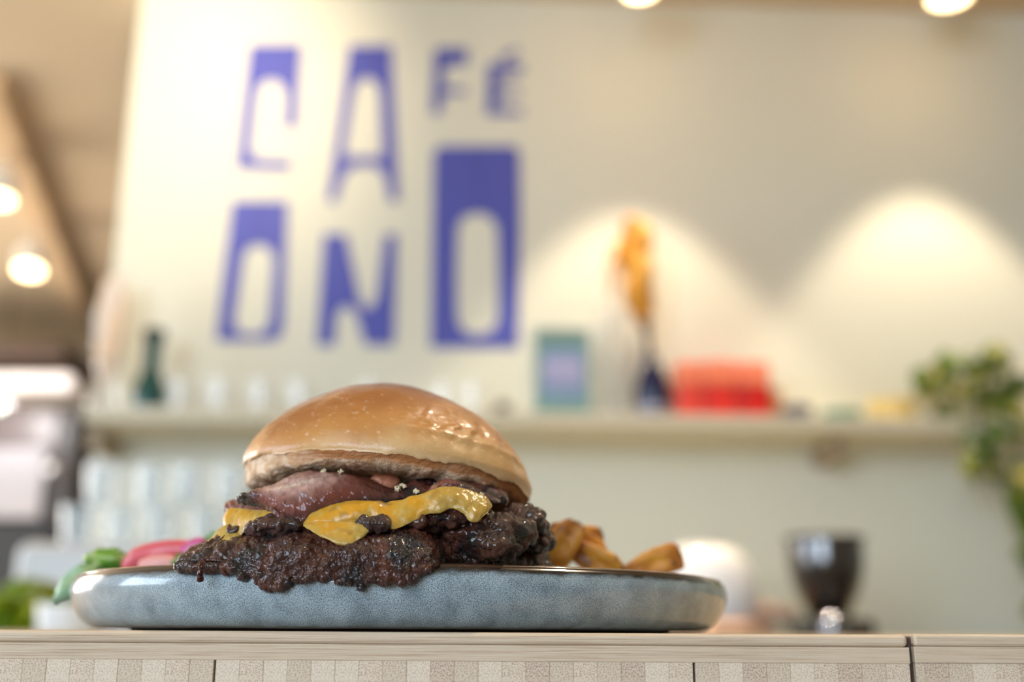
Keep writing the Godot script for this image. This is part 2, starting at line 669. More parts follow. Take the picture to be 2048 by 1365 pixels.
# ---------------------------------------------------------------- lettering on the wall
func sign_letters() -> void:
	var base := Transform3D(Basis(Vector3.UP, atan(WALL_K)), Vector3(0, T, -WALL_D))
	var inv := base.affine_inverse()
	var conv := func(list: Array) -> PackedVector2Array:
		var out := PackedVector2Array()
		for k in range(0, list.size(), 2):
			var q: Vector3 = inv * on_wall(380 + list[k] / 1.923, 30 + list[k + 1] / 1.923)
			out.append(Vector2(q.x, q.y))
		return out
	var D := [
		["C", "blue letter C painted tall, first of the top row", [[232, 116, 427, 116, 408, 436, 366, 436, 372, 320, 364, 280, 338, 254, 308, 248, 280, 258, 258, 290, 230, 516, 240, 544, 266, 558, 390, 562, 388, 594, 180, 590]], []],
		["A", "tall narrow blue letter A in the top row", [[614, 122, 772, 122, 800, 716, 770, 716, 756, 640, 738, 596, 706, 580, 640, 580, 604, 598, 580, 644, 560, 716, 532, 716]], [588, 548, 626, 300, 642, 258, 680, 238, 716, 256, 734, 300, 744, 548]],
		["F", "small blue letter F at the top right of the lettering", [[944, 132, 1064, 132, 1064, 188, 996, 192, 974, 212, 972, 282, 1056, 286, 1056, 302, 971, 302, 964, 378, 932, 378]], []],
		["E", "small blue letter E with an accent", [[1150, 192, 1278, 196, 1276, 226, 1206, 230, 1188, 250, 1186, 286, 1266, 290, 1266, 304, 1185, 306, 1182, 352, 1200, 362, 1276, 366, 1276, 382, 1142, 382], [1196, 164, 1206, 178, 1262, 146, 1252, 132]], []],
		["O", "blue letter O at the bottom left of the lettering", [[166, 720, 374, 720, 356, 1200, 346, 1236, 318, 1252, 104, 1252]], [176, 1120, 204, 930, 222, 894, 262, 880, 304, 892, 328, 934, 310, 1180, 290, 1222, 232, 1236, 184, 1222, 166, 1184]],
		["N", "blue letter N in the middle of the bottom row", [[518, 848, 598, 848, 650, 1100, 668, 1130, 700, 1130, 722, 1090, 752, 848, 792, 848, 782, 1268, 676, 1268, 640, 1150, 612, 1118, 580, 1124, 560, 1160, 552, 1268, 490, 1268]], []],
		["O", "largest blue letter O at the bottom right of the lettering", [[962, 508, 1248, 508, 1264, 530, 1268, 800, 1258, 1278, 928, 1278, 940, 530]], [1022, 1000, 1026, 820, 1048, 776, 1104, 758, 1160, 776, 1184, 820, 1190, 1000, 1188, 1170, 1164, 1222, 1104, 1238, 1048, 1222, 1024, 1170]],
	]
	for d in D:
		var polys := []
		for raw in d[2]:
			var pg: PackedVector2Array = conv.call(raw)
			if d[3].size():
				var hole: PackedVector2Array = conv.call(d[3])
				var cx := 0.0
				for q in hole:
					cx += q.x / hole.size()
				for half in [rect(cx - 2, -3, cx, 3), rect(cx, -3, cx + 2, 3)]:
					for cut in Geometry2D.intersect_polygons(pg, half):
						polys.append_array(Geometry2D.clip_polygons(cut, hole))
			else:
				polys.append(pg)
		var o := solo("sign_letter", extrude(polys.map(func(q): return Geometry2D.offset_polygon(q, 0.0022)[0]), 0.003), M.letter, d[1], "letter", Vector3.ZERO, Vector3.ZERO, "blue wall lettering")
		o.transform = base


# ---------------------------------------------------------------- the shelf and what stands on it
func shelf_and_things() -> void:
	var yaw := atan(WALL_K)
	var sd := 0.24
	var front := on_wall(900, 822, sd)
	var y := front.y                # top of the shelf
	var thick := y - on_wall(900, 851, sd).y
	var x0 := on_wall(196, 830, sd / 2).x
	var x1 := 2.6
	var o := thing("wall_shelf", "long cream wall shelf below the blue lettering", "shelf", Vector3((x0 + x1) / 2, y, -WALL_D - WALL_K * (x0 + x1) / 2), Vector3(0, yaw, 0))
	part("board", rbox(Vector3(x1 - x0, thick, sd), 0.003), M.shelf, o, Vector3(0, -thick / 2, sd / 2))
	for px in [235, 1630]:
		var q := on_wall(px, 850)
		part("bracket", rbox(Vector3(0.03, 0.045, 0.15), 0.003), mat(Color(0.64, 0.57, 0.47), 0.7), o, Vector3((q.x - (x0 + x1) / 2) / cos(yaw), -thick - 0.025, 0.08))
	var put := func(px: float, out: float) -> Vector3:
		var q := on_wall(px, 800, out)
		return Vector3(q.x, y, q.z)
	var s := 2.42 / 2290.0 * 1.03       # metres per pixel on the shelf

	# teal bottle
	var teal := mat(Color(0.05, 0.30, 0.28), 0.12)
	o = thing("bottle", "dark teal bottle at the left end of the shelf", "bottle", put.call(297, 0.13))
	part("body", lathe([Vector2(0, 0), Vector2(30 * s, 0.0), Vector2(34 * s, 12 * s), Vector2(33 * s, 55 * s), Vector2(24 * s, 82 * s), Vector2(17 * s, 104 * s), Vector2(16 * s, 160 * s), Vector2(0, 162 * s)], 40), teal, o)
	part("stopper", lathe([Vector2(0, 158 * s), Vector2(20 * s, 160 * s), Vector2(22 * s, 182 * s), Vector2(0, 190 * s)], 28), mat(Color(0.08, 0.2, 0.2), 0.1), o)

	# dried flowers at the very left
	var pale := mat(Color(0.90, 0.87, 0.83), 0.8)
	var peach := mat(Color(0.92, 0.82, 0.71), 0.8)
	o = thing("dried_bouquet", "pale peach dried pampas bunch at the shelf's left end", "bouquet", put.call(206, 0.12))
	part("vase", lathe([Vector2(0, 0), Vector2(26 * s, 0), Vector2(30 * s, 30 * s), Vector2(20 * s, 90 * s), Vector2(24 * s, 110 * s), Vector2(18 * s, 110 * s), Vector2(0, 20 * s)], 32), M.glass, o)
	for k in 9:
		var lean := (k - 4) * 4.2
		var hgt := 255.0 + 50.0 * sin(k * 2.4)
		part("plume", blob(Vector3(lean * s, (hgt - 60) * s, 0), Vector3(15 * s, 72 * s, 15 * s), 20, 14, 60.0, 0.006), pale if k % 3 == 0 else peach, o)
		part("stem", tube([Vector3(0, 10 * s, 0), Vector3(lean * 0.5 * s, 90 * s, 0), Vector3(lean * s, (hgt - 110) * s, 0)], 0.0022, 0.0015, 6, 8), peach, o)

	# glasses
	var tumbler := lathe([Vector2(0, 0), Vector2(23 * s, 0), Vector2(26 * s, 3 * s), Vector2(30 * s, 72 * s), Vector2(28.5 * s, 72 * s), Vector2(24 * s, 8 * s), Vector2(0, 7 * s)], 36, false)
	var gl := ["clear glass tumbler next to the teal bottle", "clear glass tumbler second from the teal bottle", "clear glass tumbler third from the teal bottle", "clear glass tumbler behind the left slope of the bun", "clear glass tumbler right above the bun's crown", "clear glass tumbler right of the bun's crown", "clear glass tumbler nearest the small dark pot"]
	var gx := [361, 440, 522, 600, 742, 890, 948]
	for k in gx.size():
		var t := thing("glass_tumbler", gl[k], "glass", put.call(gx[k], 0.14), Vector3.ZERO, "glasses on the wall shelf")
		part("glass_wall", tumbler, M.glass, t)
		part("glass_base", lathe([Vector2(0, 1 * s), Vector2(22 * s, 1 * s), Vector2(23 * s, 6.5 * s), Vector2(0, 6.5 * s)], 30, false), glass(Color(0.8, 0.88, 0.9), 0.4), t)
	o = thing("spice_pot", "tiny dark green pot left of the teal poster", "pot", put.call(1006, 0.16))
	part("pot_body", lathe([Vector2(0, 0), Vector2(14 * s, 0), Vector2(16 * s, 10 * s), Vector2(15 * s, 26 * s), Vector2(0, 27 * s)], 24), mat(Color(0.10, 0.16, 0.13), 0.4), o)
	part("lid", lathe([Vector2(0, 27 * s), Vector2(11 * s, 27 * s), Vector2(10 * s, 34 * s), Vector2(0, 36 * s)], 24), M.wood_dark, o)

	# teal poster in a clear stand
	o = thing("poster_stand", "teal and lilac poster in a clear acrylic stand", "poster", put.call(1125, 0.15), Vector3(-0.05, yaw, 0))
	part("poster_sheet", box(Vector3(114 * s, 196 * s, 0.002)), mat(Color(0.10, 0.56, 0.52), 0.35), o, Vector3(0, 100 * s, 0))
	part("blue_panel", rbox(Vector3(92 * s, 116 * s, 0.0016), 0.0007), mat(Color(0.34, 0.56, 0.76), 0.4), o, Vector3(2 * s, 100 * s, 0.0006))
	part("lilac_panel", rbox(Vector3(84 * s, 58 * s, 0.002), 0.0009), mat(Color(0.64, 0.62, 0.86), 0.4), o, Vector3(2 * s, 106 * s, 0.0012))
	part("pale_stripe", rbox(Vector3(76 * s, 20 * s, 0.002), 0.0009), mat(Color(0.74, 0.72, 0.90), 0.4), o, Vector3(2 * s, 112 * s, 0.0018))
	part("header_band", rbox(Vector3(104 * s, 24 * s, 0.0016), 0.0007), mat(Color(0.03, 0.42, 0.40), 0.4), o, Vector3(0, 182 * s, 0.0006))
	for sgn in [-1, 1]:
		part("acrylic_sheet", box(Vector3(150 * s, 204 * s, 0.003)), M.glass, o, Vector3(0, 102 * s, sgn * 0.0055))
	part("acrylic_foot", rbox(Vector3(150 * s, 0.004, 0.07), 0.001), M.glass, o, Vector3(0, 0.002, 0))

	# navy vase with dried flowers
	var vz: Vector3 = put.call(1306, 0.13)
	o = thing("flower_vase", "navy ceramic vase holding the orange dried flowers", "vase", vz)
	part("vase_body", lathe([Vector2(0, 0), Vector2(25 * s, 0), Vector2(34 * s, 24 * s), Vector2(37 * s, 72 * s), Vector2(24 * s, 114 * s), Vector2(14 * s, 132 * s), Vector2(17 * s, 144 * s), Vector2(12 * s, 143 * s), Vector2(10 * s, 128 * s), Vector2(0, 116 * s)], 40), mat(Color(0.10, 0.13, 0.27), 0.10), o)
	part("pale_band", lathe([Vector2(25 * s, 1 * s), Vector2(31.5 * s, 14 * s), Vector2(35 * s, 26 * s), Vector2(36 * s, 34 * s)], 40), mat(Color(0.62, 0.63, 0.72), 0.2), o)
	o = thing("dried_flowers", "tall orange tan dried flower bunch with dark stems", "bouquet", vz + Vector3(0, 116 * s, 0))
	for k in 12:
		var a := k * 2.39996
		var rr := 25.0 * sqrt((k + 0.5) / 12.0)
		var c := Vector3(-34 + rr * cos(a) + (k % 4) * 3, 222 + 78 * sin(k * 1.7), rr * sin(a)) * s
		part("flower_head", blob(c, Vector3(22 * s, 44 * s, 22 * s), 18, 12, 80.0, 0.006), mat([Color(0.88, 0.62, 0.22), Color(0.80, 0.50, 0.20), Color(0.92, 0.70, 0.32)][k % 3], 0.85), o)
		part("stem", tube([Vector3(0, 0, 0), Vector3(-4 * s + c.x * 0.1, 60 * s, 0), Vector3(c.x * 0.45, 120 * s, c.z * 0.5), c], 0.0075, 0.003, 6, 10), mat(Color(0.22, 0.15, 0.16), 0.8), o)
	# tall clear vase behind them
	o = thing("glass_cylinder", "tall clear glass cylinder left of the navy vase", "vase", put.call(1226, 0.09))
	part("glass_wall", lathe([Vector2(0, 0), Vector2(34 * s, 0), Vector2(35 * s, 4 * s), Vector2(35 * s, 250 * s), Vector2(33.5 * s, 250 * s), Vector2(33 * s, 8 * s), Vector2(0, 7 * s)], 40, false), M.glass, o)
	part("sprig", blob(Vector3(2 * s, 352 * s, 0), Vector3(12 * s, 60 * s, 12 * s), 16, 12, 70.0, 0.005), mat(Color(0.95, 0.80, 0.66), 0.85), o)
	part("stem", tube([Vector3(0, 8 * s, 0), Vector3(6 * s, 150 * s, 0), Vector3(2 * s, 310 * s, 0)], 0.003, 0.002, 6, 10), peach, o)

	# red boxes
	var reds := [[1373, 52, 124, "left red tin of the row by the vase", Color(0.90, 0.30, 0.26)], [1434, 66, 128, "middle red tin with coral lid", Color(0.86, 0.22, 0.19)], [1501, 64, 126, "right red tin, darkest of the row", Color(0.80, 0.16, 0.15)]]
	for d in reds:
		var w: float = d[1] * s
		var h: float = d[2] * s
		var b := thing("tea_tin", d[3], "tin", put.call(d[0], 0.13), Vector3(0, yaw, 0), "red tins on the wall shelf")
		part("tin_body", rbox(Vector3(w, h * 0.6, 0.09), 0.006), mat(d[4], 0.25), b, Vector3(0, h * 0.3, 0))
		part("tin_lid", rbox(Vector3(w * 1.01, h * 0.4, 0.092), 0.006), mat(Color(1.0, 0.56, 0.42), 0.22), b, Vector3(0, h * 0.8, 0))
	o = thing("cardboard_box", "small brown card box right of the red tins", "box", put.call(1545, 0.10), Vector3(0, yaw, 0))
	part("box_body", rbox(Vector3(20 * s, 78 * s, 0.06), 0.002), mat(Color(0.78, 0.58, 0.38), 0.7), o, Vector3(0, 39 * s, 0))
	part("box_flap", rbox(Vector3(20.5 * s, 9 * s, 0.061), 0.002), mat(Color(0.72, 0.50, 0.32), 0.7), o, Vector3(0, 74 * s, 0))
	o = thing("small_bowl", "small navy bowl between the tins and the plant", "bowl", put.call(1592, 0.14))
	part("bowl_wall", lathe([Vector2(0, 0), Vector2(16 * s, 0), Vector2(30 * s, 22 * s), Vector2(31 * s, 34 * s), Vector2(28 * s, 34 * s), Vector2(14 * s, 6 * s), Vector2(0, 5 * s)], 32), mat(Color(0.22, 0.24, 0.36), 0.2), o)
	o = thing("flat_tin", "flat green tin left of the trailing plant", "tin", put.call(1680, 0.15))
	part("tin_body", lathe([Vector2(0, 0), Vector2(38 * s, 0), Vector2(40 * s, 2 * s), Vector2(40 * s, 16 * s), Vector2(0, 16.5 * s)], 36, false), mat(Color(0.12, 0.45, 0.32), 0.3), o)
	part("tin_lid", lathe([Vector2(0, 16 * s), Vector2(41 * s, 16 * s), Vector2(41 * s, 25 * s), Vector2(39 * s, 26 * s), Vector2(0, 26.5 * s)], 36, false), mat(Color(0.18, 0.52, 0.38), 0.3), o)
	o = thing("woven_bowl", "golden straw bowl beside the trailing plant", "bowl", put.call(1782, 0.13))
	part("bowl_wall", lathe([Vector2(0, 0), Vector2(34 * s, 0), Vector2(48 * s, 22 * s), Vector2(52 * s, 50 * s), Vector2(48 * s, 50 * s), Vector2(38 * s, 8 * s), Vector2(0, 6 * s)], 40), mat(Color(0.86, 0.77, 0.50), 0.6), o)

	# trailing plant
	var pp: Vector3 = put.call(1925, 0.13)
	o = thing("trailing_plant", "trailing green pothos hanging over the shelf's right end", "plant", pp)
	part("pot", lathe([Vector2(0, 0), Vector2(38 * s, 0), Vector2(48 * s, 60 * s), Vector2(52 * s, 72 * s), Vector2(46 * s, 72 * s), Vector2(40 * s, 58 * s), Vector2(0, 56 * s)], 36), mat(Color(0.86, 0.80, 0.62), 0.6), o)
	var leafm := []
	for c in [Color(0.36, 0.46, 0.10), Color(0.58, 0.60, 0.20), Color(0.20, 0.32, 0.09), Color(0.82, 0.76, 0.42)]:
		var lm := mat(c, 0.4)
		lm.backlight_enabled = true
		lm.backlight = Color(0.3, 0.34, 0.12)
		leafm.append(lm)
	var one := leaf_mesh(58 * s, 44 * s)
	var spots := []
	for k in 105:
		var a := rng.randf() * TAU
		var r := sqrt(rng.randf())
		spots.append(Vector3(12 + 105 * r * cos(a), 94 + 92 * r * sin(a), rng.randf_range(-60, 75)))
	for k in 34:
		spots.append(Vector3(rng.randf_range(-75, 60), rng.randf_range(-110, 30), rng.randf_range(95, 150)))
	for k in 40:
		var h := rng.randf()
		spots.append(Vector3(38 + 60 * h + rng.randf_range(-30, 36), -90 - 300 * h, 130 + rng.randf_range(-18, 18)))
	for k in spots.size():
		var low: bool = spots[k].y < -120
		var lf := part("leaf", one, leafm[(1 if k % 3 else 3) if low and k % 2 else [0, 0, 2, 1, 0, 3, 2][k % 7]], o, spots[k] * s, Vector3(rng.randf_range(-1.2, 0.6), rng.randf_range(-1.6, 1.6), rng.randf_range(-1.4, 1.4)))
		lf.scale = Vector3.ONE * rng.randf_range(0.6, 1.15)
	for k in 5:
		var ex := -60.0 + 34 * k
		part("vine", tube([Vector3(0, 70, 20) * s, Vector3(ex * 0.6, 60, 110) * s, Vector3(ex, -30, 140) * s, Vector3(ex + 10, -120 - 60 * k, 138) * s], 0.0025, 0.0015, 6, 12), leafm[2], o)


func blob(c: Vector3, r: Vector3, nu := 24, nv := 16, freq := 40.0, amp := 0.0, col = null, crumbs := 0.0) -> ArrayMesh:
	return grid(nu, nv, func(u: float, v: float) -> Vector3:
		return c + Vector3(r.x * sin(v * PI) * sin(u * TAU), -r.y * cos(v * PI), r.z * sin(v * PI) * cos(u * TAU)), true, false, 1.0, func(p: Vector3, _n: Vector3, _u: float, _v: float) -> float:
		return amp * nz(p, freq) + (crumbs * lumps(p, freq * 3.0) if crumbs > 0.0 else 0.0), col)


func leaf_mesh(l: float, w: float) -> ArrayMesh:
	return grid(9, 7, func(u: float, v: float) -> Vector3:
		var half := w * 0.5 * pow(sin(PI * pow(u, 0.7)), 0.8)
		var x := (v * 2 - 1) * half
		return Vector3(x, -u * l, -absf(x) * 0.35 + 0.25 * l * sin(u * 2.2)))


# ---------------------------------------------------------------- behind the bar, below the shelf
func back_counter() -> void:
	var yaw := atan(WALL_K)
	var y := T - 0.04
	var o := thing("back_counter", "pale back counter along the sign wall", "counter", Vector3(1.2, 0, -2.35), Vector3(0, yaw, 0))
	part("worktop", rbox(Vector3(4.4, 0.04, 0.55), 0.004), M.shelf, o, Vector3(0, y - 0.02, 0))
	for k in 6:
		part("cabinet_front", rbox(Vector3(0.70, y - 0.16, 0.50), 0.004), M.white, o, Vector3(-1.83 + k * 0.73, (y - 0.04) / 2 + 0.04, -0.01))
	var s := 2.2 / 2290.0 * 1.02
	# espresso machine under the glasses on the left
	var mc := at(305, 1200, 2.18)
	o = thing("espresso_machine", "pale steel espresso machine under the stacked glasses", "machine", Vector3(mc.x, y, mc.z))
	var ht := at(305, 1100, 2.18).y - y
	var pale := mat(Color(0.80, 0.81, 0.80), 0.35)
	part("body", rbox(Vector3(0.40, ht * 0.72, 0.34), 0.02), pale, o, Vector3(0, ht * 0.64, 0))
	part("drip_tray", rbox(Vector3(0.40, ht * 0.2, 0.42), 0.01), M.steel, o, Vector3(0, ht * 0.1, 0.03))
	part("backsplash", rbox(Vector3(0.36, ht * 0.3, 0.06), 0.01), M.steel, o, Vector3(0, ht * 0.2, -0.13))
	for k in 2:
		part("group_head", lathe([Vector2(0, 0), Vector2(0.03, 0), Vector2(0.034, 0.02), Vector2(0.03, 0.05), Vector2(0, 0.05)], 24), M.steel, o, Vector3(-0.09 + k * 0.18, ht * 0.30, 0.16))
	var cup := lathe([Vector2(0, 0), Vector2(0.020, 0), Vector2(0.024, 0.004), Vector2(0.031, 0.078), Vector2(0.0295, 0.078), Vector2(0.022, 0.007), Vector2(0, 0.006)], 32, false)
	var rows := [[[150, 1072], [232, 1078], [318, 1074], [402, 1072]], [[190, 1008], [285, 1006], [368, 1008], [448, 1010]]]
	var names := ["leftmost glass of the lower row on the espresso machine", "second glass of the lower row on the espresso machine", "third glass of the lower row on the espresso machine", "rightmost glass of the lower row on the espresso machine", "leftmost glass of the upper row on the espresso machine", "second glass of the upper row on the espresso machine", "third glass of the upper row on the espresso machine", "rightmost glass of the upper row on the espresso machine"]
	for r in 2:
		for k in 4:
			var p := at(rows[r][k][0], 1090, 2.14)
			var t := thing("stacked_glass", names[r * 4 + k], "glass", Vector3(p.x, y + ht + r * 0.0805, p.z - 0.02 * (k % 2)), Vector3.ZERO, "glasses stacked on the espresso machine")
			part("glass_wall", cup, glass(Color(0.88, 0.94, 0.97), 0.2), t)
			part("glass_base", lathe([Vector2(0, 0.001), Vector2(0.019, 0.001), Vector2(0.021, 0.0055), Vector2(0, 0.0055)], 28, false), glass(Color(0.8, 0.88, 0.92), 0.4), t)
	o = thing("milk_jug", "dark grey steel jug behind the burger's left edge", "jug", Vector3(at(455, 1000, 2.0).x, y + ht, -2.25))
	part("jug_body", lathe([Vector2(0, 0), Vector2(0.034, 0), Vector2(0.037, 0.01), Vector2(0.034, 0.07), Vector2(0.026, 0.105), Vector2(0.030, 0.125), Vector2(0.028, 0.125), Vector2(0, 0.10)], 32), mat(Color(0.33, 0.36, 0.38), 0.3, 0.6), o)
	part("handle", tube([Vector3(0.03, 0.11, 0), Vector3(0.062, 0.10, 0), Vector3(0.062, 0.045, 0), Vector3(0.034, 0.03, 0)], 0.005, 0.005, 8, 16), M.steel, o)

	# white kettle shaped boiler and coffee grinder on the right
	var wb := at(1405, 1200, 2.05)
	var white_gloss := mat(Color(0.97, 0.97, 0.97), 0.2)
	white_gloss.clearcoat_enabled = true
	white_gloss.clearcoat = 1.0
	white_gloss.clearcoat_roughness = 0.15
	o = thing("boiler", "white rounded water boiler with a copper base", "boiler", Vector3(wb.x, y, wb.z))
	var h2 := at(1405, 1085, 2.05).y - y
	part("dome", lathe([Vector2(0.095, h2 * 0.34), Vector2(0.100, h2 * 0.5), Vector2(0.092, h2 * 0.75), Vector2(0.065, h2 * 0.93), Vector2(0.0, h2)], 40), white_gloss, o)
	var copper := mat(Color(0.66, 0.55, 0.48), 0.35, 0.5)
	part("copper_base", lathe([Vector2(0, 0), Vector2(0.13, 0), Vector2(0.135, 0.01), Vector2(0.132, h2 * 0.22), Vector2(0.1, h2 * 0.34), Vector2(0, h2 * 0.35)], 40), copper, o)
	part("tray", rbox(Vector3(0.27, h2 * 0.14, 0.22), 0.01), mat(Color(0.24, 0.20, 0.18), 0.4), o, Vector3(0.03, h2 * 0.07, 0.02))
	part("spout", tube([Vector3(0.08, h2 * 0.42, 0.02), Vector3(0.12, h2 * 0.40, 0.03), Vector3(0.16, h2 * 0.36, 0.04)], 0.016, 0.012, 10, 12), copper, o)
	var g := at(1660, 1262, 2.05)
	var hb := at(1660, 1250, 2.05).y - y
	var htop := at(1660, 1072, 2.05).y - y
	o = thing("coffee_grinder", "dark coffee grinder with a smoky bean hopper", "grinder", Vector3(g.x, y, g.z))
	var smoky := mat(Color(0.09, 0.06, 0.05), 0.16)
	smoky.clearcoat_enabled = true
	smoky.clearcoat = 1.0
	smoky.clearcoat_roughness = 0.12
	smoky.metallic_specular = 1.0
	var u := (htop - hb)
	part("hopper", lathe([Vector2(0.0, hb), Vector2(0.026, hb), Vector2(0.044, hb + u * 0.18), Vector2(0.060, hb + u * 0.42), Vector2(0.068, hb + u * 0.66), Vector2(0.068, hb + u * 0.95)], 48), smoky, o)
	part("hopper_lid", lathe([Vector2(0, hb + u * 0.93), Vector2(0.069, hb + u * 0.93), Vector2(0.069, hb + u * 0.98), Vector2(0.05, hb + u), Vector2(0, hb + u)], 48), mat(Color(0.06, 0.05, 0.05), 0.2), o)
	part("body", rbox(Vector3(0.12, hb + 0.01, 0.16), 0.012), mat(Color(0.10, 0.09, 0.09), 0.3), o, Vector3(0, (hb + 0.01) / 2, 0))
	part("collar_knob", blob(at(1664, 1256, 1.95) - Vector3(g.x, y, g.z), Vector3(0.024, 0.024, 0.024), 24, 16), mat(Color(0.8, 0.82, 0.86), 0.06, 1.0), o)

	# potted herb at the far left, nearer than the espresso machine
	var hp := at(62, 1262, 1.55)
	o = thing("potted_herb", "yellow green potted herb left of the plate", "plant", Vector3(hp.x, y - 0.02, hp.z))
	part("pot", lathe([Vector2(0, 0), Vector2(0.04, 0), Vector2(0.048, 0.05), Vector2(0.044, 0.05), Vector2(0, 0.045)], 28, false), M.white, o)
	var hm := []
	for c in [Color(0.50, 0.58, 0.05), Color(0.38, 0.50, 0.06), Color(0.62, 0.66, 0.12)]:
		var lm := mat(c, 0.45)
		lm.backlight_enabled = true
		lm.backlight = Color(0.4, 0.45, 0.1)
		hm.append(lm)
	var one := leaf_mesh(0.052, 0.04)
	for k in 60:
		var a := rng.randf() * TAU
		var r := sqrt(rng.randf()) * 0.050
		part("leaf", one, hm[k % 3], o, Vector3(r * cos(a), 0.078 + rng.randf() * 0.06 * (1.0 - r * 8), r * sin(a)), Vector3(rng.randf_range(-1.2, 0.8), rng.randf_range(-2, 2), rng.randf_range(-1.2, 1.2)))
	var wc := at(142, 1262, 1.42)
	o = thing("white_bowl", "white bowl showing between the herb and the plate", "bowl", Vector3(wc.x, y, wc.z))
	part("bowl_wall", lathe([Vector2(0, 0), Vector2(0.02, 0), Vector2(0.036, 0.03), Vector2(0.042, 0.068), Vector2(0.039, 0.068), Vector2(0.03, 0.02), Vector2(0, 0.01)], 36), M.white, o)
	o = thing("side_counter", "dark service counter carrying the herb and white bowl", "counter", Vector3(-0.95, 0, -1.53))
	part("worktop", rbox(Vector3(1.0, 0.04, 0.4), 0.004), mat(Color(0.30, 0.28, 0.26), 0.5), o, Vector3(0, y - 0.04, 0))
	part("cabinet", rbox(Vector3(0.96, y - 0.08, 0.36), 0.004), mat(Color(0.25, 0.24, 0.23), 0.6), o, Vector3(0, (y - 0.06) / 2, 0))


# ---------------------------------------------------------------- the kitchen beyond the end of the sign wall
func kitchen() -> void:
	var d := 5.2
	var p := at(70, 700, d)
	var o := thing("range_hood", "dark extractor hood with a long white light", "hood", Vector3(p.x - 0.35, p.y, p.z))
	part("hood_body", rbox(Vector3(1.25, 0.08, 0.6), 0.02), mat(Color(0.34, 0.27, 0.23), 0.5), o, Vector3(0, -0.075, 0))
	var a := at(20, 770, d - 0.2)
	part("hood_lamp", rbox(Vector3(0.72, 0.08, 0.06), 0.02), glow(Color(1.0, 0.92, 0.90), 1.1), o, Vector3(a.x, a.y, a.z) - o.position + Vector3(-0.05, 0, 0.05))
	var al := AreaLight3D.new()
	al.name = "hood_light"
	al.area_size = Vector2(0.7, 0.1)
	al.light_color = Color(1.0, 0.92, 0.88)
	al.light_energy = 0.25
	al.shadow_enabled = true
	o.add_child(al)
	al.position = Vector3(a.x, a.y, a.z) - o.position + Vector3(-0.05, -0.02, 0.1)
	al.basis = Basis.looking_at(Vector3(0, -0.6, 1), Vector3.UP)
	# steel oven column
	var q := at(70, 960, d - 0.3)
	o = thing("kitchen_oven", "steel kitchen oven with a pale door at the left", "oven", Vector3(q.x, 0, q.z))
	var topy := at(70, 830, d - 0.3).y
	var lowy := at(70, 1050, d - 0.3).y
	part("upper_panel", rbox(Vector3(0.46, 0.22, 0.5), 0.01), mat(Color(0.36, 0.32, 0.32), 0.4), o, Vector3(-0.05, topy - 0.11, 0))
	part("oven_door", rbox(Vector3(0.40, 0.30, 0.5), 0.01), mat(Color(0.60, 0.59, 0.61), 0.35), o, Vector3(-0.05, lowy + 0.15, 0.01))
	part("side_post", rbox(Vector3(0.07, topy, 0.5), 0.01), mat(Color(0.24, 0.22, 0.22), 0.4), o, Vector3(0.22, topy / 2, 0))
	part("plinth", rbox(Vector3(0.60, lowy - 0.02, 0.5), 0.01), M.black, o, Vector3(-0.05, lowy / 2, 0))
	part("door_knob", blob(Vector3.ZERO, Vector3(0.03, 0.03, 0.03), 20, 14), M.steel, o, at(107, 940, d - 0.62) - Vector3(q.x, 0, q.z))
	o = thing("kitchen_cabinet", "tall dark cabinet at the far left of the kitchen", "cabinet", Vector3(q.x - 0.75, 0, q.z - 0.75))
	part("carcass", rbox(Vector3(0.8, topy + 0.1, 0.6), 0.01), mat(Color(0.30, 0.27, 0.26), 0.5), o, Vector3(0, (topy + 0.1) / 2, 0))
	part("door", rbox(Vector3(0.36, topy - 0.1, 0.02), 0.005), mat(Color(0.36, 0.33, 0.32), 0.5), o, Vector3(-0.19, topy / 2 + 0.05, 0.31))
	part("door", rbox(Vector3(0.36, topy - 0.1, 0.02), 0.005), mat(Color(0.36, 0.33, 0.32), 0.5), o, Vector3(0.19, topy / 2 + 0.05, 0.31))
	# small heat lamp bulb at the left edge
	var hl := at(-2, 811, 4.4)
	o = thing("heat_lamp", "small pendant lamp at the left edge below the hood light", "lamp", hl)
	part("lamp_bulb", blob(Vector3.ZERO, Vector3(0.02, 0.02, 0.02), 20, 14), glow(Color(0.93, 1.0, 0.90), 5.0), o)
	part("lamp_shade", lathe([Vector2(0.05, 0.0), Vector2(0.03, 0.05), Vector2(0.012, 0.07), Vector2(0, 0.072)], 24), M.steel, o, Vector3(0, 0.012, 0))
	part("cord", tube([Vector3(0, 0.08, 0), Vector3(0, 0.4, 0), Vector3(0, T + 1.63 - hl.y, 0)], 0.003, 0.003, 6, 8), M.black, o)
	var ol := OmniLight3D.new()
	ol.name = "lamp_glow"
	ol.light_energy = 0.15
	ol.light_size = 0.02
	ol.omni_range = 9.0
	ol.shadow_enabled = true
	o.add_child(ol)


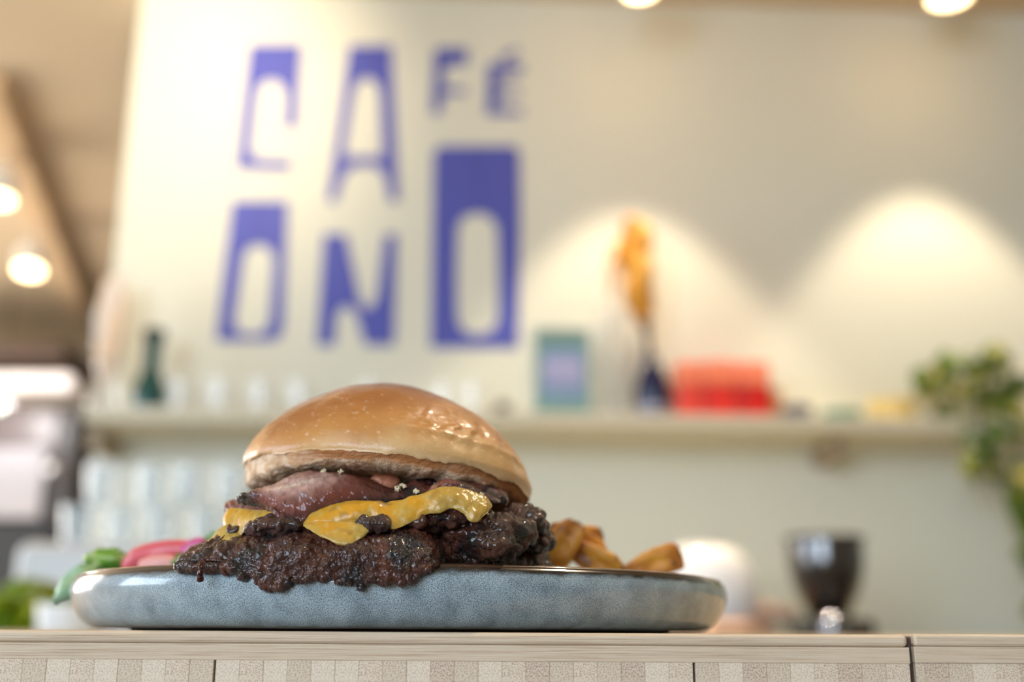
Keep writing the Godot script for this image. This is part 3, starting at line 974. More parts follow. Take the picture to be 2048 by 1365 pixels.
# ---------------------------------------------------------------- bamboo counter
func counter() -> void:
	var ze := -0.3408
	var o := thing("bar_counter", "bamboo block counter under the plate with end grain front", "counter", Vector3(0, T, ze))
	var seam := at(1822, 1290, 0.3408).x
	var sh := 0.0083
	var depth := 0.52
	# two boards: long grain strip on top, end grain blocks below
	var lx := -0.62
	var rx := 0.62
	# each board's strip is two plies with a dark glue line between them
	var ply := 0.0036
	part("top_ply", rbox(Vector3(seam - 0.0008 - lx, ply, depth), 0.0015, 5), M.strip, o, Vector3((lx + seam - 0.0008) / 2, -ply / 2, -depth / 2))
	part("lower_ply", rbox(Vector3(seam - 0.0006 - lx, sh - ply, depth), 0.00022, 2), M.strip, o, Vector3((lx + seam - 0.0006) / 2, -(sh + ply) / 2, -depth / 2))
	part("top_ply", rbox(Vector3(rx - seam - 0.0009, ply, depth), 0.0012, 5), M.strip, o, Vector3((rx + seam + 0.0009) / 2, -ply / 2 + 0.0003, -depth / 2))
	part("lower_ply", rbox(Vector3(rx - seam - 0.0008, sh - ply, depth), 0.00022, 2), M.strip, o, Vector3((rx + seam + 0.0008) / 2, -(sh + ply) / 2 + 0.0003, -depth / 2))
	part("joint_filler", rbox(Vector3(0.0034, 0.03, depth - 0.004), 0.0008), M.wood_dark, o, Vector3(seam, -0.0155, -depth / 2 - 0.0005))
	var w := 0.00705
	var bh := 0.022
	var shapes := [rbox(Vector3(w - 0.00002, bh, 0.03), 0.00018, 2)]
	var k := 0
	var x := seam - 0.0009 - w / 2
	while x > -0.40:
		var px := column_of(Vector3(x, T, ze))
		part("bamboo_block", shapes[0], M.block[[0, 1, 3, 0, 2, 1, 3, 2, 1, 0, 2, 3, 1][k % 13] if px > 700 else [2, 1, 0, 2, 1, 2, 0][k % 7]], o, Vector3(x, -sh - bh / 2, -0.015 - 0.00004 * ((k * 7) % 3)))
		k += 1
		x -= w
		if absf(px - 470) < 24 or absf(px - 1418) < 24:
			x -= 0.0007
	x = seam + 0.0010 + w * 0.2
	part("bamboo_block", rbox(Vector3(w * 0.4, bh, 0.03), 0.00018, 2), M.block[1], o, Vector3(x, -sh - bh / 2 + 0.0003, -0.0155))
	x += w * 0.7
	k = 0
	while x < 0.34:
		part("bamboo_block", shapes[0], M.block[[3, 1, 2, 0, 3, 2, 1][k % 7]], o, Vector3(x, -sh - bh / 2 + 0.0003, -0.0155))
		k += 1
		x += w
	part("core_board", rbox(Vector3(rx - lx, bh, depth - 0.035), 0.001), M.wood_dark, o, Vector3(0, -sh - bh / 2 - 0.0003, -depth / 2 - 0.015))
	part("bottom_strip", rbox(Vector3(rx - lx, sh, depth), 0.001), M.strip, o, Vector3(0, -sh * 1.5 - bh, -depth / 2))
	part("counter_front", rbox(Vector3(rx - lx - 0.02, T - sh * 2 - bh, 0.04), 0.004), M.shelf, o, Vector3(0, -sh * 2 - bh - (T - sh * 2 - bh) / 2, -0.06))
	part("counter_back", rbox(Vector3(rx - lx - 0.02, T - sh * 2 - bh, 0.04), 0.004), M.shelf, o, Vector3(0, -sh * 2 - bh - (T - sh * 2 - bh) / 2, -depth + 0.06))


# ---------------------------------------------------------------- plate
func plate() -> void:
	var o := thing("dinner_plate", "speckled blue grey stoneware plate with brown rim", "plate", PLATE)
	var R := RIM_R
	# outside wall from the foot up, over the lip, and the inside
	var prof := [Vector2(0.0, 0.0015), Vector2(0.088, 0.0015), Vector2(0.112, 0.0010), Vector2(0.1195, 0.0010), Vector2(0.1240, 0.0028), Vector2(0.1270, 0.0060), Vector2(0.1291, 0.0102), Vector2(0.1300, 0.0145), Vector2(R + 0.0007, 0.0180), Vector2(R - 0.0003, RIM_H - 0.0010)]
	var dark := lin(Color(0.33, 0.24, 0.19))
	part("body", grid(320, 110, func(u: float, v: float) -> Vector3:
		var p: Vector2 = spline(prof, v)
		return Vector3(p.x * sin(u * TAU), p.y, p.x * cos(u * TAU)), true, false, 1.0, func(p: Vector3, _n: Vector3, _u: float, _v: float) -> float:
		return 0.00025 * nz(p, 22.0), func(p: Vector3, _u: float, _v: float) -> Color:
		var t := smoothstep(RIM_H - 0.0038, RIM_H - 0.0018, p.y + 0.0007 * nz(p, 130.0) + 0.0005 * nz2(p, 700.0))
		return Color.WHITE.lerp(dark, maxf(t, 0.9 * (1.0 - smoothstep(0.0010, 0.0019, p.y + 0.0003 * nz2(p, 300.0)))))), M.glaze, o)
	var lip := [Vector2(R - 0.0002, RIM_H - 0.0011), Vector2(R - 0.0006, RIM_H - 0.0004), Vector2(R - 0.0016, RIM_H), Vector2(R - 0.0028, RIM_H - 0.0004), Vector2(R - 0.0034, RIM_H - 0.0016)]
	part("rim", grid(320, 26, func(u: float, v: float) -> Vector3:
		var p: Vector2 = spline(lip, v)
		return Vector3(p.x * sin(u * TAU), p.y, p.x * cos(u * TAU)), true, false, 1.0, func(p: Vector3, _n: Vector3, _u: float, _v: float) -> float:
		return 0.00025 * nz(p, 22.0)), M.rim, o)
	part("inside", lathe([Vector2(R - 0.0033, RIM_H - 0.0014), Vector2(R - 0.0050, 0.0125), Vector2(R - 0.0095, 0.0078), Vector2(0.108, 0.0062), Vector2(0.08, 0.0060), Vector2(0.0, 0.0060)], 200), M.glaze, o)
	part("foot_ring", lathe([Vector2(0.103, 0.0018), Vector2(0.102, 0.0), Vector2(0.1065, 0.0), Vector2(0.1085, 0.0016)], 160, false), M.rim, o)


# ---------------------------------------------------------------- hamburger
func meat_color(p: Vector3) -> Color:
	var c := Color(0.040, 0.0105, 0.0055)
	var t := nz(p, 110.0)
	c = c.lerp(Color(0.100, 0.027, 0.0115), clampf(t * 1.6 + 0.35, 0, 1))
	c = c.lerp(Color(0.009, 0.0055, 0.005), clampf(nz2(p, 85.0) * 2.6 - 0.15, 0, 1))
	c = c.lerp(Color(0.17, 0.085, 0.045), clampf(nz2(p, 320.0) * 3.0 - 1.5, 0, 0.6))
	return c


func meat_disp(p: Vector3, _n: Vector3, _u: float, _v: float) -> float:
	return 0.0012 * nz(p, 120.0) + 0.0011 * (lumps(p, 260.0) - 0.4) + 0.0008 * (lumps(p, 620.0) - 0.4) + 0.0004 * nz2(p, 900.0)


func burger() -> void:
	var o := thing("hamburger", "double smashed patty burger with bacon and melted cheese on the plate", "burger", BURGER)
	var loc := func(px: float, py: float, d: float) -> Vector3:
		return at(px, py, d) - BURGER

	# --- bottom bun
	var bb := part("bottom_bun", grid(120, 40, func(u: float, v: float) -> Vector3:
		var p: Vector2 = spline([Vector2(0, 0.0062), Vector2(0.040, 0.0062), Vector2(0.050, 0.0085), Vector2(0.0525, 0.013), Vector2(0.050, 0.0185), Vector2(0.03, 0.0205), Vector2(0, 0.021)], v)
		return Vector3(maxf(p.x, 0) * sin(u * TAU) * 1.03 + 0.003, p.y + 0.0045 * smoothstep(0.015, 0.045, maxf(p.x, 0) * sin(u * TAU)) * smoothstep(0.008, 0.018, p.y), maxf(p.x, 0) * cos(u * TAU)), true, false, 1.0, func(p: Vector3, _n: Vector3, _u: float, _v: float) -> float:
		return 0.0008 * nz(p, 90.0), func(p: Vector3, _u: float, _v: float) -> Color:
		return Color(0.62, 0.42, 0.20).lerp(Color(0.78, 0.64, 0.42), clampf(0.5 + nz(p, 60.0), 0, 1))), M.crumb, o)
	bb.set_meta("label", "pale bottom bun half under the patties")

	# --- lower patty, smashed thin, hanging over the rim of the plate in front
	var low_edge := [[330, 1124], [372, 1124], [382, 1130], [402, 1122], [428, 1126], [450, 1124], [470, 1132], [494, 1140], [508, 1158], [520, 1150], [535, 1166], [560, 1180], [585, 1180], [606, 1166], [625, 1168], [650, 1156], [672, 1160], [698, 1175], [730, 1175], [752, 1162], [775, 1172], [800, 1170], [822, 1166], [842, 1150], [862, 1132], [880, 1126], [905, 1119], [960, 1117]]
	var pc := PLATE - BURGER
	var low := func(u: float, v: float) -> Vector3:
		var th := (u - 0.5) * TAU          # 0 towards the front
		var dir := Vector3(sin(th), 0, cos(th))
		# distance to the rim along this direction
		var b := dir.dot(pc)
		var rr := b + sqrt(maxf(b * b - (pc.length_squared() - pow(RIM_R - 0.001, 2)), 0.0))
		var px := column_of(BURGER + dir * rr + Vector3(0, RIM_H, 0))
		var front := clampf(smoothstep(-0.98, -0.84, th) * (1.0 - smoothstep(0.27, 0.42, th)), 0, 1)
		var e_y: float = at(px, table(low_edge, px), 0.3408).y - T + 0.0007 * n1.get_noise_2d(th * 55.0, 13.0)
		var wob := 0.002 * sin(th * 5.0) + 0.0016 * n1.get_noise_2d(th * 9.0, 3.0) + 0.001 * n1.get_noise_2d(th * 40.0, 9.0)
		var rs := 0.056 + wob
		var right := smoothstep(0.5, 1.0, th) * (1.0 - smoothstep(1.9, 2.4, th))
		var left := smoothstep(-2.3, -1.7, th) * (1.0 - smoothstep(-1.0, -0.8, th))
		rs += 0.001 * right + 0.007 * left
		var endy := lerpf(0.0215, 0.0145, right)
		endy = lerpf(endy, 0.0215, left)
		var slope := 1.0 - smoothstep(-0.75, -0.35, th)
		var A := [Vector2(0.004, 0.0285), Vector2(0.028, 0.0290), Vector2(rs - 0.014, 0.0275), Vector2(rs - 0.006, 0.0255), Vector2(rs - 0.002, (0.0255 + endy) * 0.5), Vector2(rs, endy), Vector2(rs, endy)]
		var B := [Vector2(0.004, 0.0285), Vector2(0.028, 0.0290), Vector2(rr - 0.016, lerpf(0.0282, 0.0262, slope)), Vector2(rr - 0.006, lerpf(0.0262, 0.0234, slope)), Vector2(rr + 0.0005, lerpf(0.0236, 0.0222, slope)), Vector2(rr + 0.0036, minf(0.0195, 0.0215)), Vector2(rr + 0.0038, minf(e_y, 0.0205))]
		var W := []
		for k in 7:
			W.append(A[k].lerp(B[k], front))
		# closed section: v 0..0.5 along the top to the edge, 0.5..1 back along the underside
		var s := 1.0 - absf(v * 2.0 - 1.0)
		s = 1.0 - pow(1.0 - s, 1.25)
		var q: Vector2 = spline(W, s)
		var q2: Vector2 = spline(W, minf(s + 0.01, 1.0)) - spline(W, maxf(s - 0.01, 0.0))
		var nrm := Vector2(-q2.y, q2.x).normalized()
		var half := lerpf(0.0045, 0.0017, smoothstep(0.35, 0.9, s)) * sqrt(clampf((1.0 - s) * 14.0, 0.0, 1.0))
		q += nrm * half * (1.0 if v < 0.5 else -1.0)
		return Vector3(dir.x * q.x, q.y, dir.z * q.x)
	var warp := func(u: float, v: float) -> Vector3:   # finer steps towards the front
		var w := u - 0.5
		return low.call(0.5 + w * (0.35 + 2.6 * w * w), v)
	part("lower_patty", grid(760, 200, warp, false, false, -1.0, meat_disp, func(p: Vector3, _u: float, _v: float) -> Color: return meat_color(p)), M.meat, o).set_meta("label", "thin lower patty draped over the plate rim")

	# --- upper patty with its thick ragged edge
	var up := func(u: float, v: float) -> Vector3:
		var th := (u - 0.5) * TAU
		var w := u - 0.5
		th = (w * (0.45 + 2.2 * w * w)) * TAU
		var dir := Vector3(sin(th), 0, cos(th))
		var wob := 0.0015 * sin(th * 4.0 + 1.0) + 0.002 * n1.get_noise_2d(th * 7.0, 23.0)
		var re := 0.0525 + wob + 0.0025 * smoothstep(0.5, 1.2, th) * (1.0 - smoothstep(1.8, 2.3, th))
		var drop := 0.001 * n1.get_noise_2d(th * 11.0, 41.0)
		var q: Vector2 = spline([Vector2(0.002, 0.0375), Vector2(re * 0.6, 0.0385), Vector2(re - 0.006, 0.0372 + drop), Vector2(re - 0.0005, 0.0335 + drop), Vector2(re - 0.0015, 0.0295 + drop), Vector2(re - 0.009, 0.0278), Vector2(0.002, 0.028)], v)
		return Vector3(dir.x * q.x, q.y, dir.z * q.x)
	var col := func(p: Vector3, _u: float, _v: float) -> Color: return meat_color(p).darkened(0.22)
	var bits := [grid(620, 120, up, false, false, -1.0, meat_disp, col)]
	var lump := func(px: float, py: float, d: float, rx: float, ry: float, rz: float, nu: int) -> void:
		var k := d / 2290.0
		bits.append(blob(loc.call(px, py, d), Vector3(rx * k, ry * k, rz), nu, nu / 2, 150.0, 0.0024, col, 0.0012))
	lump.call(972, 1070, 0.362, 98, 40, 0.012, 170)
	lump.call(1040, 1048, 0.376, 52, 30, 0.012, 120)
	lump.call(1074, 1086, 0.382, 34, 15, 0.010, 90)
	lump.call(985, 1090, 0.356, 56, 24, 0.009, 110)
	lump.call(900, 1040, 0.357, 62, 20, 0.009, 120)
	lump.call(835, 1050, 0.354, 40, 14, 0.008, 90)
	lump.call(752, 1049, 0.3452, 33, 11, 0.004, 100)
	lump.call(560, 1056, 0.3520, 62, 19, 0.007, 130)
	lump.call(482, 1064, 0.367, 28, 18, 0.007, 90)
	part("upper_patty", join(bits), M.meat, o).set_meta("label", "thick charred upper patty under the cheese")

	# --- melted cheese
	cheese(o, loc, [[606, 1046, 1052, .3490, .3465], [622, 1030, 1056, .3490, .3455], [650, 1014, 1052, .3490, .3450], [685, 1004, 1046, .3490, .3450], [715, 1002, 1040, .3490, .3450], [745, 1003, 1040, .3490, .3450], [768, 1006, 1050, .3490, .3440], [788, 1002, 1059, .3490, .3435], [812, 998, 1052, .3490, .3440], [835, 990, 1040, .3495, .3450], [858, 984, 1030, .3495, .3455], [880, 974, 1026, .3495, .3455], [905, 974, 1018, .3500, .3460], [930, 980, 1034, .3505, .3455], [952, 986, 1043, .3510, .3455], [972, 994, 1032, .3520, .3470], [984, 1004, 1020, .3530, .3490]], 0.0007, 0.0010, 320, 80, 0.0, 0.75)
	cheese(o, loc, [[606, 1049, 1056, .3455, .3425], [625, 1044, 1066, .3455, .3405], [650, 1042, 1077, .3455, .3392], [676, 1042, 1088, .3455, .3385], [700, 1041, 1090, .3455, .3385], [720, 1040, 1078, .3458, .3395], [738, 1041, 1064, .3465, .3415], [750, 1046, 1054, .3475, .3445]], 0.0006, 0.0006, 180, 60, 0.7, 0.3)
	cheese(o, loc, [[448, 1040, 1052, .371, .368], [458, 1020, 1072, .369, .364], [475, 1017, 1078, .366, .360], [490, 1018, 1064, .363, .357], [510, 1019, 1050, .361, .354], [535, 1020, 1045, .358, .352], [560, 1022, 1042, .356, .350], [580, 1026, 1038, .354, .350]], 0.0007, 0.0010, 180, 60)
	cheese(o, loc, [[402, 1094, 1106, .366, .364], [420, 1078, 1102, .365, .361], [440, 1058, 1098, .364, .358], [460, 1056, 1094, .363, .356], [482, 1066, 1080, .362, .356]], 0.0006, 0.0006, 110, 40, 0.6, 0.3)

	# --- bacon
	bacon_strip(o, loc, "front left bacon rasher with a pale fat streak", [[476, 1000, 1008, .362, .360], [500, 990, 1012, .361, .357], [530, 978, 1018, .360, .354], [560, 962, 1034, .360, .350], [590, 948, 1044, .360, .349], [622, 943, 1034, .360, .3485], [655, 946, 1016, .361, .349], [690, 949, 1006, .362, .3495], [720, 954, 1006, .364, .350], [750, 964, 1007, .366, .351], [785, 984, 1006, .368, .353], [820, 992, 1003, .369, .357]], 0.0011, 0.0042, 0, 300, 80)
	bacon_strip(o, loc, "dark lower fold of the front left rasher", [[548, 1014, 1030, .352, .3500], [560, 1016, 1044, .352, .3485], [585, 1022, 1050, .352, .3480], [612, 1022, 1046, .352, .3482], [640, 1012, 1032, .353, .3490], [662, 1006, 1018, .354, .3505]], 0.0009, 0.0014, 4, 130, 40)
	bacon_strip(o, loc, "dark glossy bacon in the middle under the bun", [[735, 962, 985, .372, .362], [765, 975, 1000, .370, .358], [800, 980, 1006, .368, .356], [830, 960, 1000, .370, .357], [860, 972, 998, .370, .356], [890, 975, 990, .369, .358]], 0.0013, 0.003, 1, 140, 50)
	bacon_strip(o, loc, "curled bacon edge above the cheese on the right", [[856, 988, 1000, .358, .3525], [866, 974, 990, .358, .3515], [880, 963, 980, .359, .3515], [900, 961, 978, .360, .3515], [925, 966, 982, .360, .352], [950, 976, 992, .361, .3525], [975, 990, 1003, .362, .354], [1000, 1000, 1010, .364, .358]], 0.0010, 0.002, 2, 160, 40)
	bacon_strip(o, loc, "reddish bacon at the back left under the bun", [[452, 1010, 1030, .392, .388], [470, 1000, 1030, .390, .384], [495, 990, 1030, .388, .380], [525, 984, 1024, .386, .378], [560, 980, 1020, .384, .376]], 0.0014, 0.002, 3, 110, 40)
	bacon_strip(o, loc, "dark red bacon at the back right under the bun", [[840, 952, 985, .376, .370], [880, 950, 985, .376, .368], [920, 952, 985, .376, .367], [960, 960, 996, .377, .367], [1000, 980, 1010, .379, .370], [1015, 992, 1012, .381, .374]], 0.0016, 0.003, 1, 150, 50)
	# --- sauce and crumbs
	var sauce := part("sauce", grid(80, 40, func(u: float, v: float) -> Vector3:
		return loc.call(768, 966, 0.372) + Vector3(0.0052 * sin(v * PI) * sin(u * TAU), -0.0036 * cos(v * PI), 0.003 * sin(v * PI) * cos(u * TAU)), true, false, 1.0, func(p: Vector3, _n: Vector3, _u: float, _v: float) -> float: return 0.0008 * nz(p, 180.0)), mat(Color(0.86, 0.56, 0.42), 0.3), o)
	sauce.set_meta("label", "pink burger sauce oozing above the bacon")
	for c in [[647, 944, .3590, 0.0009], [682, 944, .3590, 0.0010], [795, 978, .3560, 0.0013], [806, 972, .3560, 0.0010], [833, 984, .3560, 0.0012], [917, 993, .3515, 0.0007], [962, 990, .3520, 0.0008]]:
		part("bread_crumb", blob(loc.call(c[0], c[1], c[2]), Vector3(c[3] * 0.8, c[3] * 0.55, c[3] * 0.6), 24, 16, 1300.0, 0.0011), mat(Color(0.84, 0.77, 0.63), 0.7), o)

	top_bun(o)
	# a drip of grease hanging from the lower patty on the plate wall
	part("meat_drip", tube([loc.call(402, 1124, .3450), loc.call(401, 1138, .3430), loc.call(400, 1150, .3430), loc.call(401, 1164, .3440)], 0.0004, 0.0012, 14, 24), mat(Color(0.20, 0.06, 0.04), 0.12), o)


func drape(loc: Callable, rows: Array, thick: float, bulge: float, nu: int, nv: int, disp: Callable, col: Callable) -> ArrayMesh:
	var tops := []
	var bots := []
	for r in rows:
		tops.append(loc.call(r[0], r[1], r[3]))
		bots.append(loc.call(r[0], r[2], r[4]))
	return grid(nu, nv, func(u: float, v: float) -> Vector3:
		var a: Vector3 = spline(tops, u)
		var b: Vector3 = spline(bots, u)
		var ang := v * TAU
		var s := 0.5 - 0.5 * cos(ang)               # down the front and up the back
		s = lerpf(s, smoothstep(0.0, 1.0, s), 0.15)
		var e := sqrt(clampf(minf(u, 1.0 - u) * 18.0, 0.0, 1.0))
		var p := a.lerp(b, lerpf(0.5, s, maxf(e, 0.02)))
		var out := bulge * 4.0 * s * (1.0 - s) * e
		var t := thick * signf(sin(ang)) * pow(absf(sin(ang)), 0.8) * e
		return p + Vector3(0, 0.25, 1).normalized() * (out + t), false, true, -1.0, disp, col)


func cheese(o: Node3D, loc: Callable, rows: Array, thick: float, bulge: float, nu: int, nv: int, dull := 0.0, dull_end := 0.0) -> void:
	part("cheese", drape(loc, rows, thick, bulge, nu, nv, func(p: Vector3, _n: Vector3, u: float, _v: float) -> float:
		return 0.0007 * nz(p, 90.0) + 0.0003 * nz2(p, 260.0) * (0.4 + smoothstep(0.55, 0.8, u)) + 0.0004 * sin(p.x * 700.0 + p.y * 300.0) * smoothstep(0.0, 0.5, nz2(p, 60.0)), func(p: Vector3, u: float, v: float) -> Color:
		var s := 0.5 - 0.5 * cos(v * TAU)
		var c := Color(0.60, 0.275, 0.016).lerp(Color(0.50, 0.30, 0.058), clampf(0.35 + 1.5 * nz(p, 80.0) + dull, 0, 1))
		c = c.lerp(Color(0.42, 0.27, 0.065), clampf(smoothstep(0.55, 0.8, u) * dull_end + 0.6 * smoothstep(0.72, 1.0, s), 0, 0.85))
		c = c.lerp(Color(0.56, 0.38, 0.13), clampf(nz2(p, 340.0) * 2.4 - 0.7, 0, 0.6))
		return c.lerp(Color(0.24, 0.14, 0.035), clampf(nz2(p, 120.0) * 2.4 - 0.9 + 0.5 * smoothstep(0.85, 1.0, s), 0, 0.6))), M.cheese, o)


func bacon_strip(o: Node3D, loc: Callable, label: String, rows: Array, thick: float, bulge: float, look: int, nu: int, nv: int) -> void:
	var b := part("bacon", drape(loc, rows, thick, bulge, nu, nv, func(p: Vector3, _n: Vector3, u: float, _v: float) -> float:
		return 0.0007 * nz(p, 170.0) + 0.0004 * nz2(p, 500.0) * (1.0 if look else smoothstep(0.35, 0.0, u) + 0.4), func(p: Vector3, u: float, v: float) -> Color:
		var s := 0.5 - 0.5 * cos(v * TAU)
		var c := Color(0.165, 0.035, 0.022)
		c = c.lerp(Color(0.25, 0.055, 0.028), clampf(0.5 + nz(p, 160.0) * 1.6, 0, 1))
		if look == 0:
			var line := 0.36 - 0.25 * (u - 0.35) + 0.05 * nz(p, 90.0)
			var fat := exp(-pow((s - line) / 0.24, 2.0)) * smoothstep(0.14, 0.26, u) * (1.0 - smoothstep(0.5, 0.72, u))
			var vein := exp(-pow((s - line - 0.02) / 0.035, 2.0)) * smoothstep(0.18, 0.3, u) * (1.0 - smoothstep(0.42, 0.6, u))
			c = c.lerp(Color(0.60, 0.36, 0.30), clampf(fat * (1.15 + 1.0 * nz2(p, 260.0)), 0, 1))
			c = c.lerp(Color(0.74, 0.58, 0.44), vein)
			c = c.lerp(Color(0.02, 0.012, 0.01), clampf((1.0 - smoothstep(0.06, 0.2, u)) + (smoothstep(0.80, 1.0, s) + smoothstep(0.66, 0.85, u)) * 0.55, 0, 1))
		elif look == 4:
			c = c.lerp(Color(0.035, 0.012, 0.009), 0.55)
		elif look == 1:
			c = c.lerp(Color(0.02, 0.012, 0.01), clampf(0.65 + nz2(p, 150.0), 0, 0.95))
		elif look == 2:
			c = c.lerp(Color(0.40, 0.20, 0.10), (1.0 - smoothstep(0.1, 0.35, u)) * 0.8)
			c = c.lerp(Color(0.02, 0.015, 0.014), smoothstep(0.4, 0.6, u) * 0.85)
		return c), M.bacon, o)
	b.set_meta("label", label)


func top_bun(o: Node3D) -> void:
	var R := 0.0530
	var H := 0.0335
	var base := Vector3(0.0002, at(772, 958, 0.405).y - T, 0)
	var turn := Vector3(-0.062, 0, -0.080)
	var jag := func(th: float) -> float:
		return n1.get_noise_2d(th * 3.0, 71.0) * 0.0012 + n1.get_noise_2d(th * 16.0, 77.0) * 0.0004
	var crust := func(u: float, v: float) -> Vector3:
		var th := (u - 0.5) * TAU
		var t := pow(v, 0.85) * 0.5 * PI * 1.10
		var r := sin(minf(t, PI / 2))
		var y := pow(maxf(1.0 - r * r, 0.0), lerpf(0.62, 0.76, smoothstep(-0.3, 1.0, sin(th)) * smoothstep(0.0, 0.4, r)))
		var rr := R * (1.0 + 0.012 * sin(2.0 * th + 0.6) + 0.008 * sin(3.0 * th))
		var p := Vector3(sin(th) * r * rr, y * H, cos(th) * r * rr)
		if t > PI / 2:
			var k := (t - PI / 2) / (0.05 * PI)
			p.y -= k * (0.0022 + float(jag.call(th)) + 0.0016 * smoothstep(0.4, 1.4, th))
			p.x *= 1.0 - 0.012 * k * k
			p.z *= 1.0 - 0.012 * k * k
		return p
	var c := part("top_bun", grid(360, 170, crust, true, false, -1.0, func(p: Vector3, _n: Vector3, _u: float, v: float) -> float:
		var d := 0.0011 * nz(p, 26.0) + 0.00010 * nz2(p, 150.0)
		# soft wrinkles and a fold above the lip on the right
		var fold := exp(-pow((p.y - 0.0075 - 0.05 * (0.022 - p.x)) / 0.0016, 2.0)) * smoothstep(-0.004, 0.012, p.x) * smoothstep(0.0, 0.02, p.z)
		d += 0.0007 * fold + 0.00035 * sin(p.x * 900.0 + 5.0 * nz(p, 80.0)) * exp(-pow((p.y - 0.011) / 0.006, 2.0)) * smoothstep(0.0, 0.02, p.x)
		return d * (1.0 - smoothstep(0.97, 1.0, v) * 0.5), func(p: Vector3, _u: float, v: float) -> Color:
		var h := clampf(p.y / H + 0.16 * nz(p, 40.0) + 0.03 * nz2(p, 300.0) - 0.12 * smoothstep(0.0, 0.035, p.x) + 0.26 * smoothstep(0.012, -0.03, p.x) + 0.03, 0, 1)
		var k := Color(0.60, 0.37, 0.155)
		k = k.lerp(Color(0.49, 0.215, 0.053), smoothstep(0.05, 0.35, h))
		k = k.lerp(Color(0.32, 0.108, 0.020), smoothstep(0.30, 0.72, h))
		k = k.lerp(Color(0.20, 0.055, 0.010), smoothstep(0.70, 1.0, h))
		k = k.lerp(Color(0.85, 0.70, 0.48), 0.55 * clampf(nz2(p, 520.0) * 3.0 - 1.3, 0, 1))
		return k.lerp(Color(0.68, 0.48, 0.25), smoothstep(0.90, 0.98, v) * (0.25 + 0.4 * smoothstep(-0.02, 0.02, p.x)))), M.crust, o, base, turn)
	c.set_meta("label", "glossy golden brown crown of the top bun")
	# cut side: a toasted flank under the lip, then the soft face
	var crumb := func(u: float, v: float) -> Vector3:
		var th := (u - 0.5) * TAU
		var rr := R * (1.0 + 0.012 * sin(2.0 * th + 0.6) + 0.008 * sin(3.0 * th))
		var side := absf(sin(th))
		var drop := 0.0048 + 0.0018 * side + 0.0022 * smoothstep(0.3, 1.0, -sin(th)) + float(jag.call(th * 1.3 + 2.0))
		var q: Vector2 = spline([Vector2(rr * 0.985, -0.0014), Vector2(rr * 0.968, -drop * 0.55), Vector2(rr * (0.925 + 0.02 * side), -drop), Vector2(rr * 0.80, -drop - 0.0008), Vector2(rr * 0.5, -drop + 0.0004), Vector2(0.001, -drop + 0.0008)], v)
		return Vector3(sin(th) * q.x, q.y, cos(th) * q.x)
	var f := part("cut_face", grid(420, 110, crumb, true, false, -1.0, func(p: Vector3, _n: Vector3, _u: float, v: float) -> float:
		return (0.0005 * nz(p, 90.0) + 0.00022 * (lumps(p, 500.0) - 0.4) + 0.0002 * nz2(p, 600.0)) * smoothstep(0.0, 0.12, v), func(p: Vector3, u: float, v: float) -> Color:
		var th := (u - 0.5) * TAU
		var pale_c := Color(0.56, 0.35, 0.195).lerp(Color(0.76, 0.57, 0.39), clampf(0.5 + nz(p, 180.0) * 1.4, 0, 1))
		var toast := Color(0.34, 0.122, 0.026)
		var amount := smoothstep(-0.75, -0.25, th) * (1.0 - smoothstep(0.26, 0.40, v)) + 0.95 * smoothstep(0.7, 1.2, th) * (1.0 - smoothstep(1.9, 2.4, th))
		amount = clampf(amount + 0.5 * n1.get_noise_2d(p.x * 40.0, p.y * 900.0) * smoothstep(-1.0, -0.4, th), 0, 1)
		return pale_c.lerp(toast, amount * 0.95)), M.crumb, c)
	f.set_meta("label", "torn toasted underside of the top bun")


# ---------------------------------------------------------------- fries and salad on the plate
func wedge(len: float, w: float, bend: float, sd: float, taper: float) -> ArrayMesh:
	return grid(36, 40, func(u: float, v: float) -> Vector3:
		var t := v * 2.0 - 1.0
		var s := pow(maxf(1.0 - t * t, 0.0), 0.26) * (1.0 - taper * 0.5 * (1.0 - t))
		var a := u * TAU
		# rounded triangle: flat cut faces and a curved skin side
		var r := 0.64 + 0.22 * cos(3.0 * a) + 0.08 * cos(a)
		return Vector3(t * len / 2, r * w * s * cos(a) + bend * (1.0 - t * t), r * w * 0.9 * s * sin(a)), true, false, -1.0, func(p: Vector3, _n: Vector3, _u: float, _v: float) -> float:
		return 0.0009 * nz(p + Vector3(sd, 0, 0), 110.0), func(p: Vector3, _u: float, v: float) -> Color:
		var c := Color(0.72, 0.32, 0.035).lerp(Color(0.50, 0.17, 0.018), clampf(0.5 + 1.4 * nz(p + Vector3(sd, 0, 0), 75.0), 0, 1))
		c = c.lerp(Color(0.11, 0.045, 0.02), smoothstep(0.80, 1.0, absf(v * 2 - 1)) * 0.8 + clampf(nz2(p + Vector3(0, sd, 0), 100.0) * 3.0 - 1.0, 0, 0.8))
		return c)


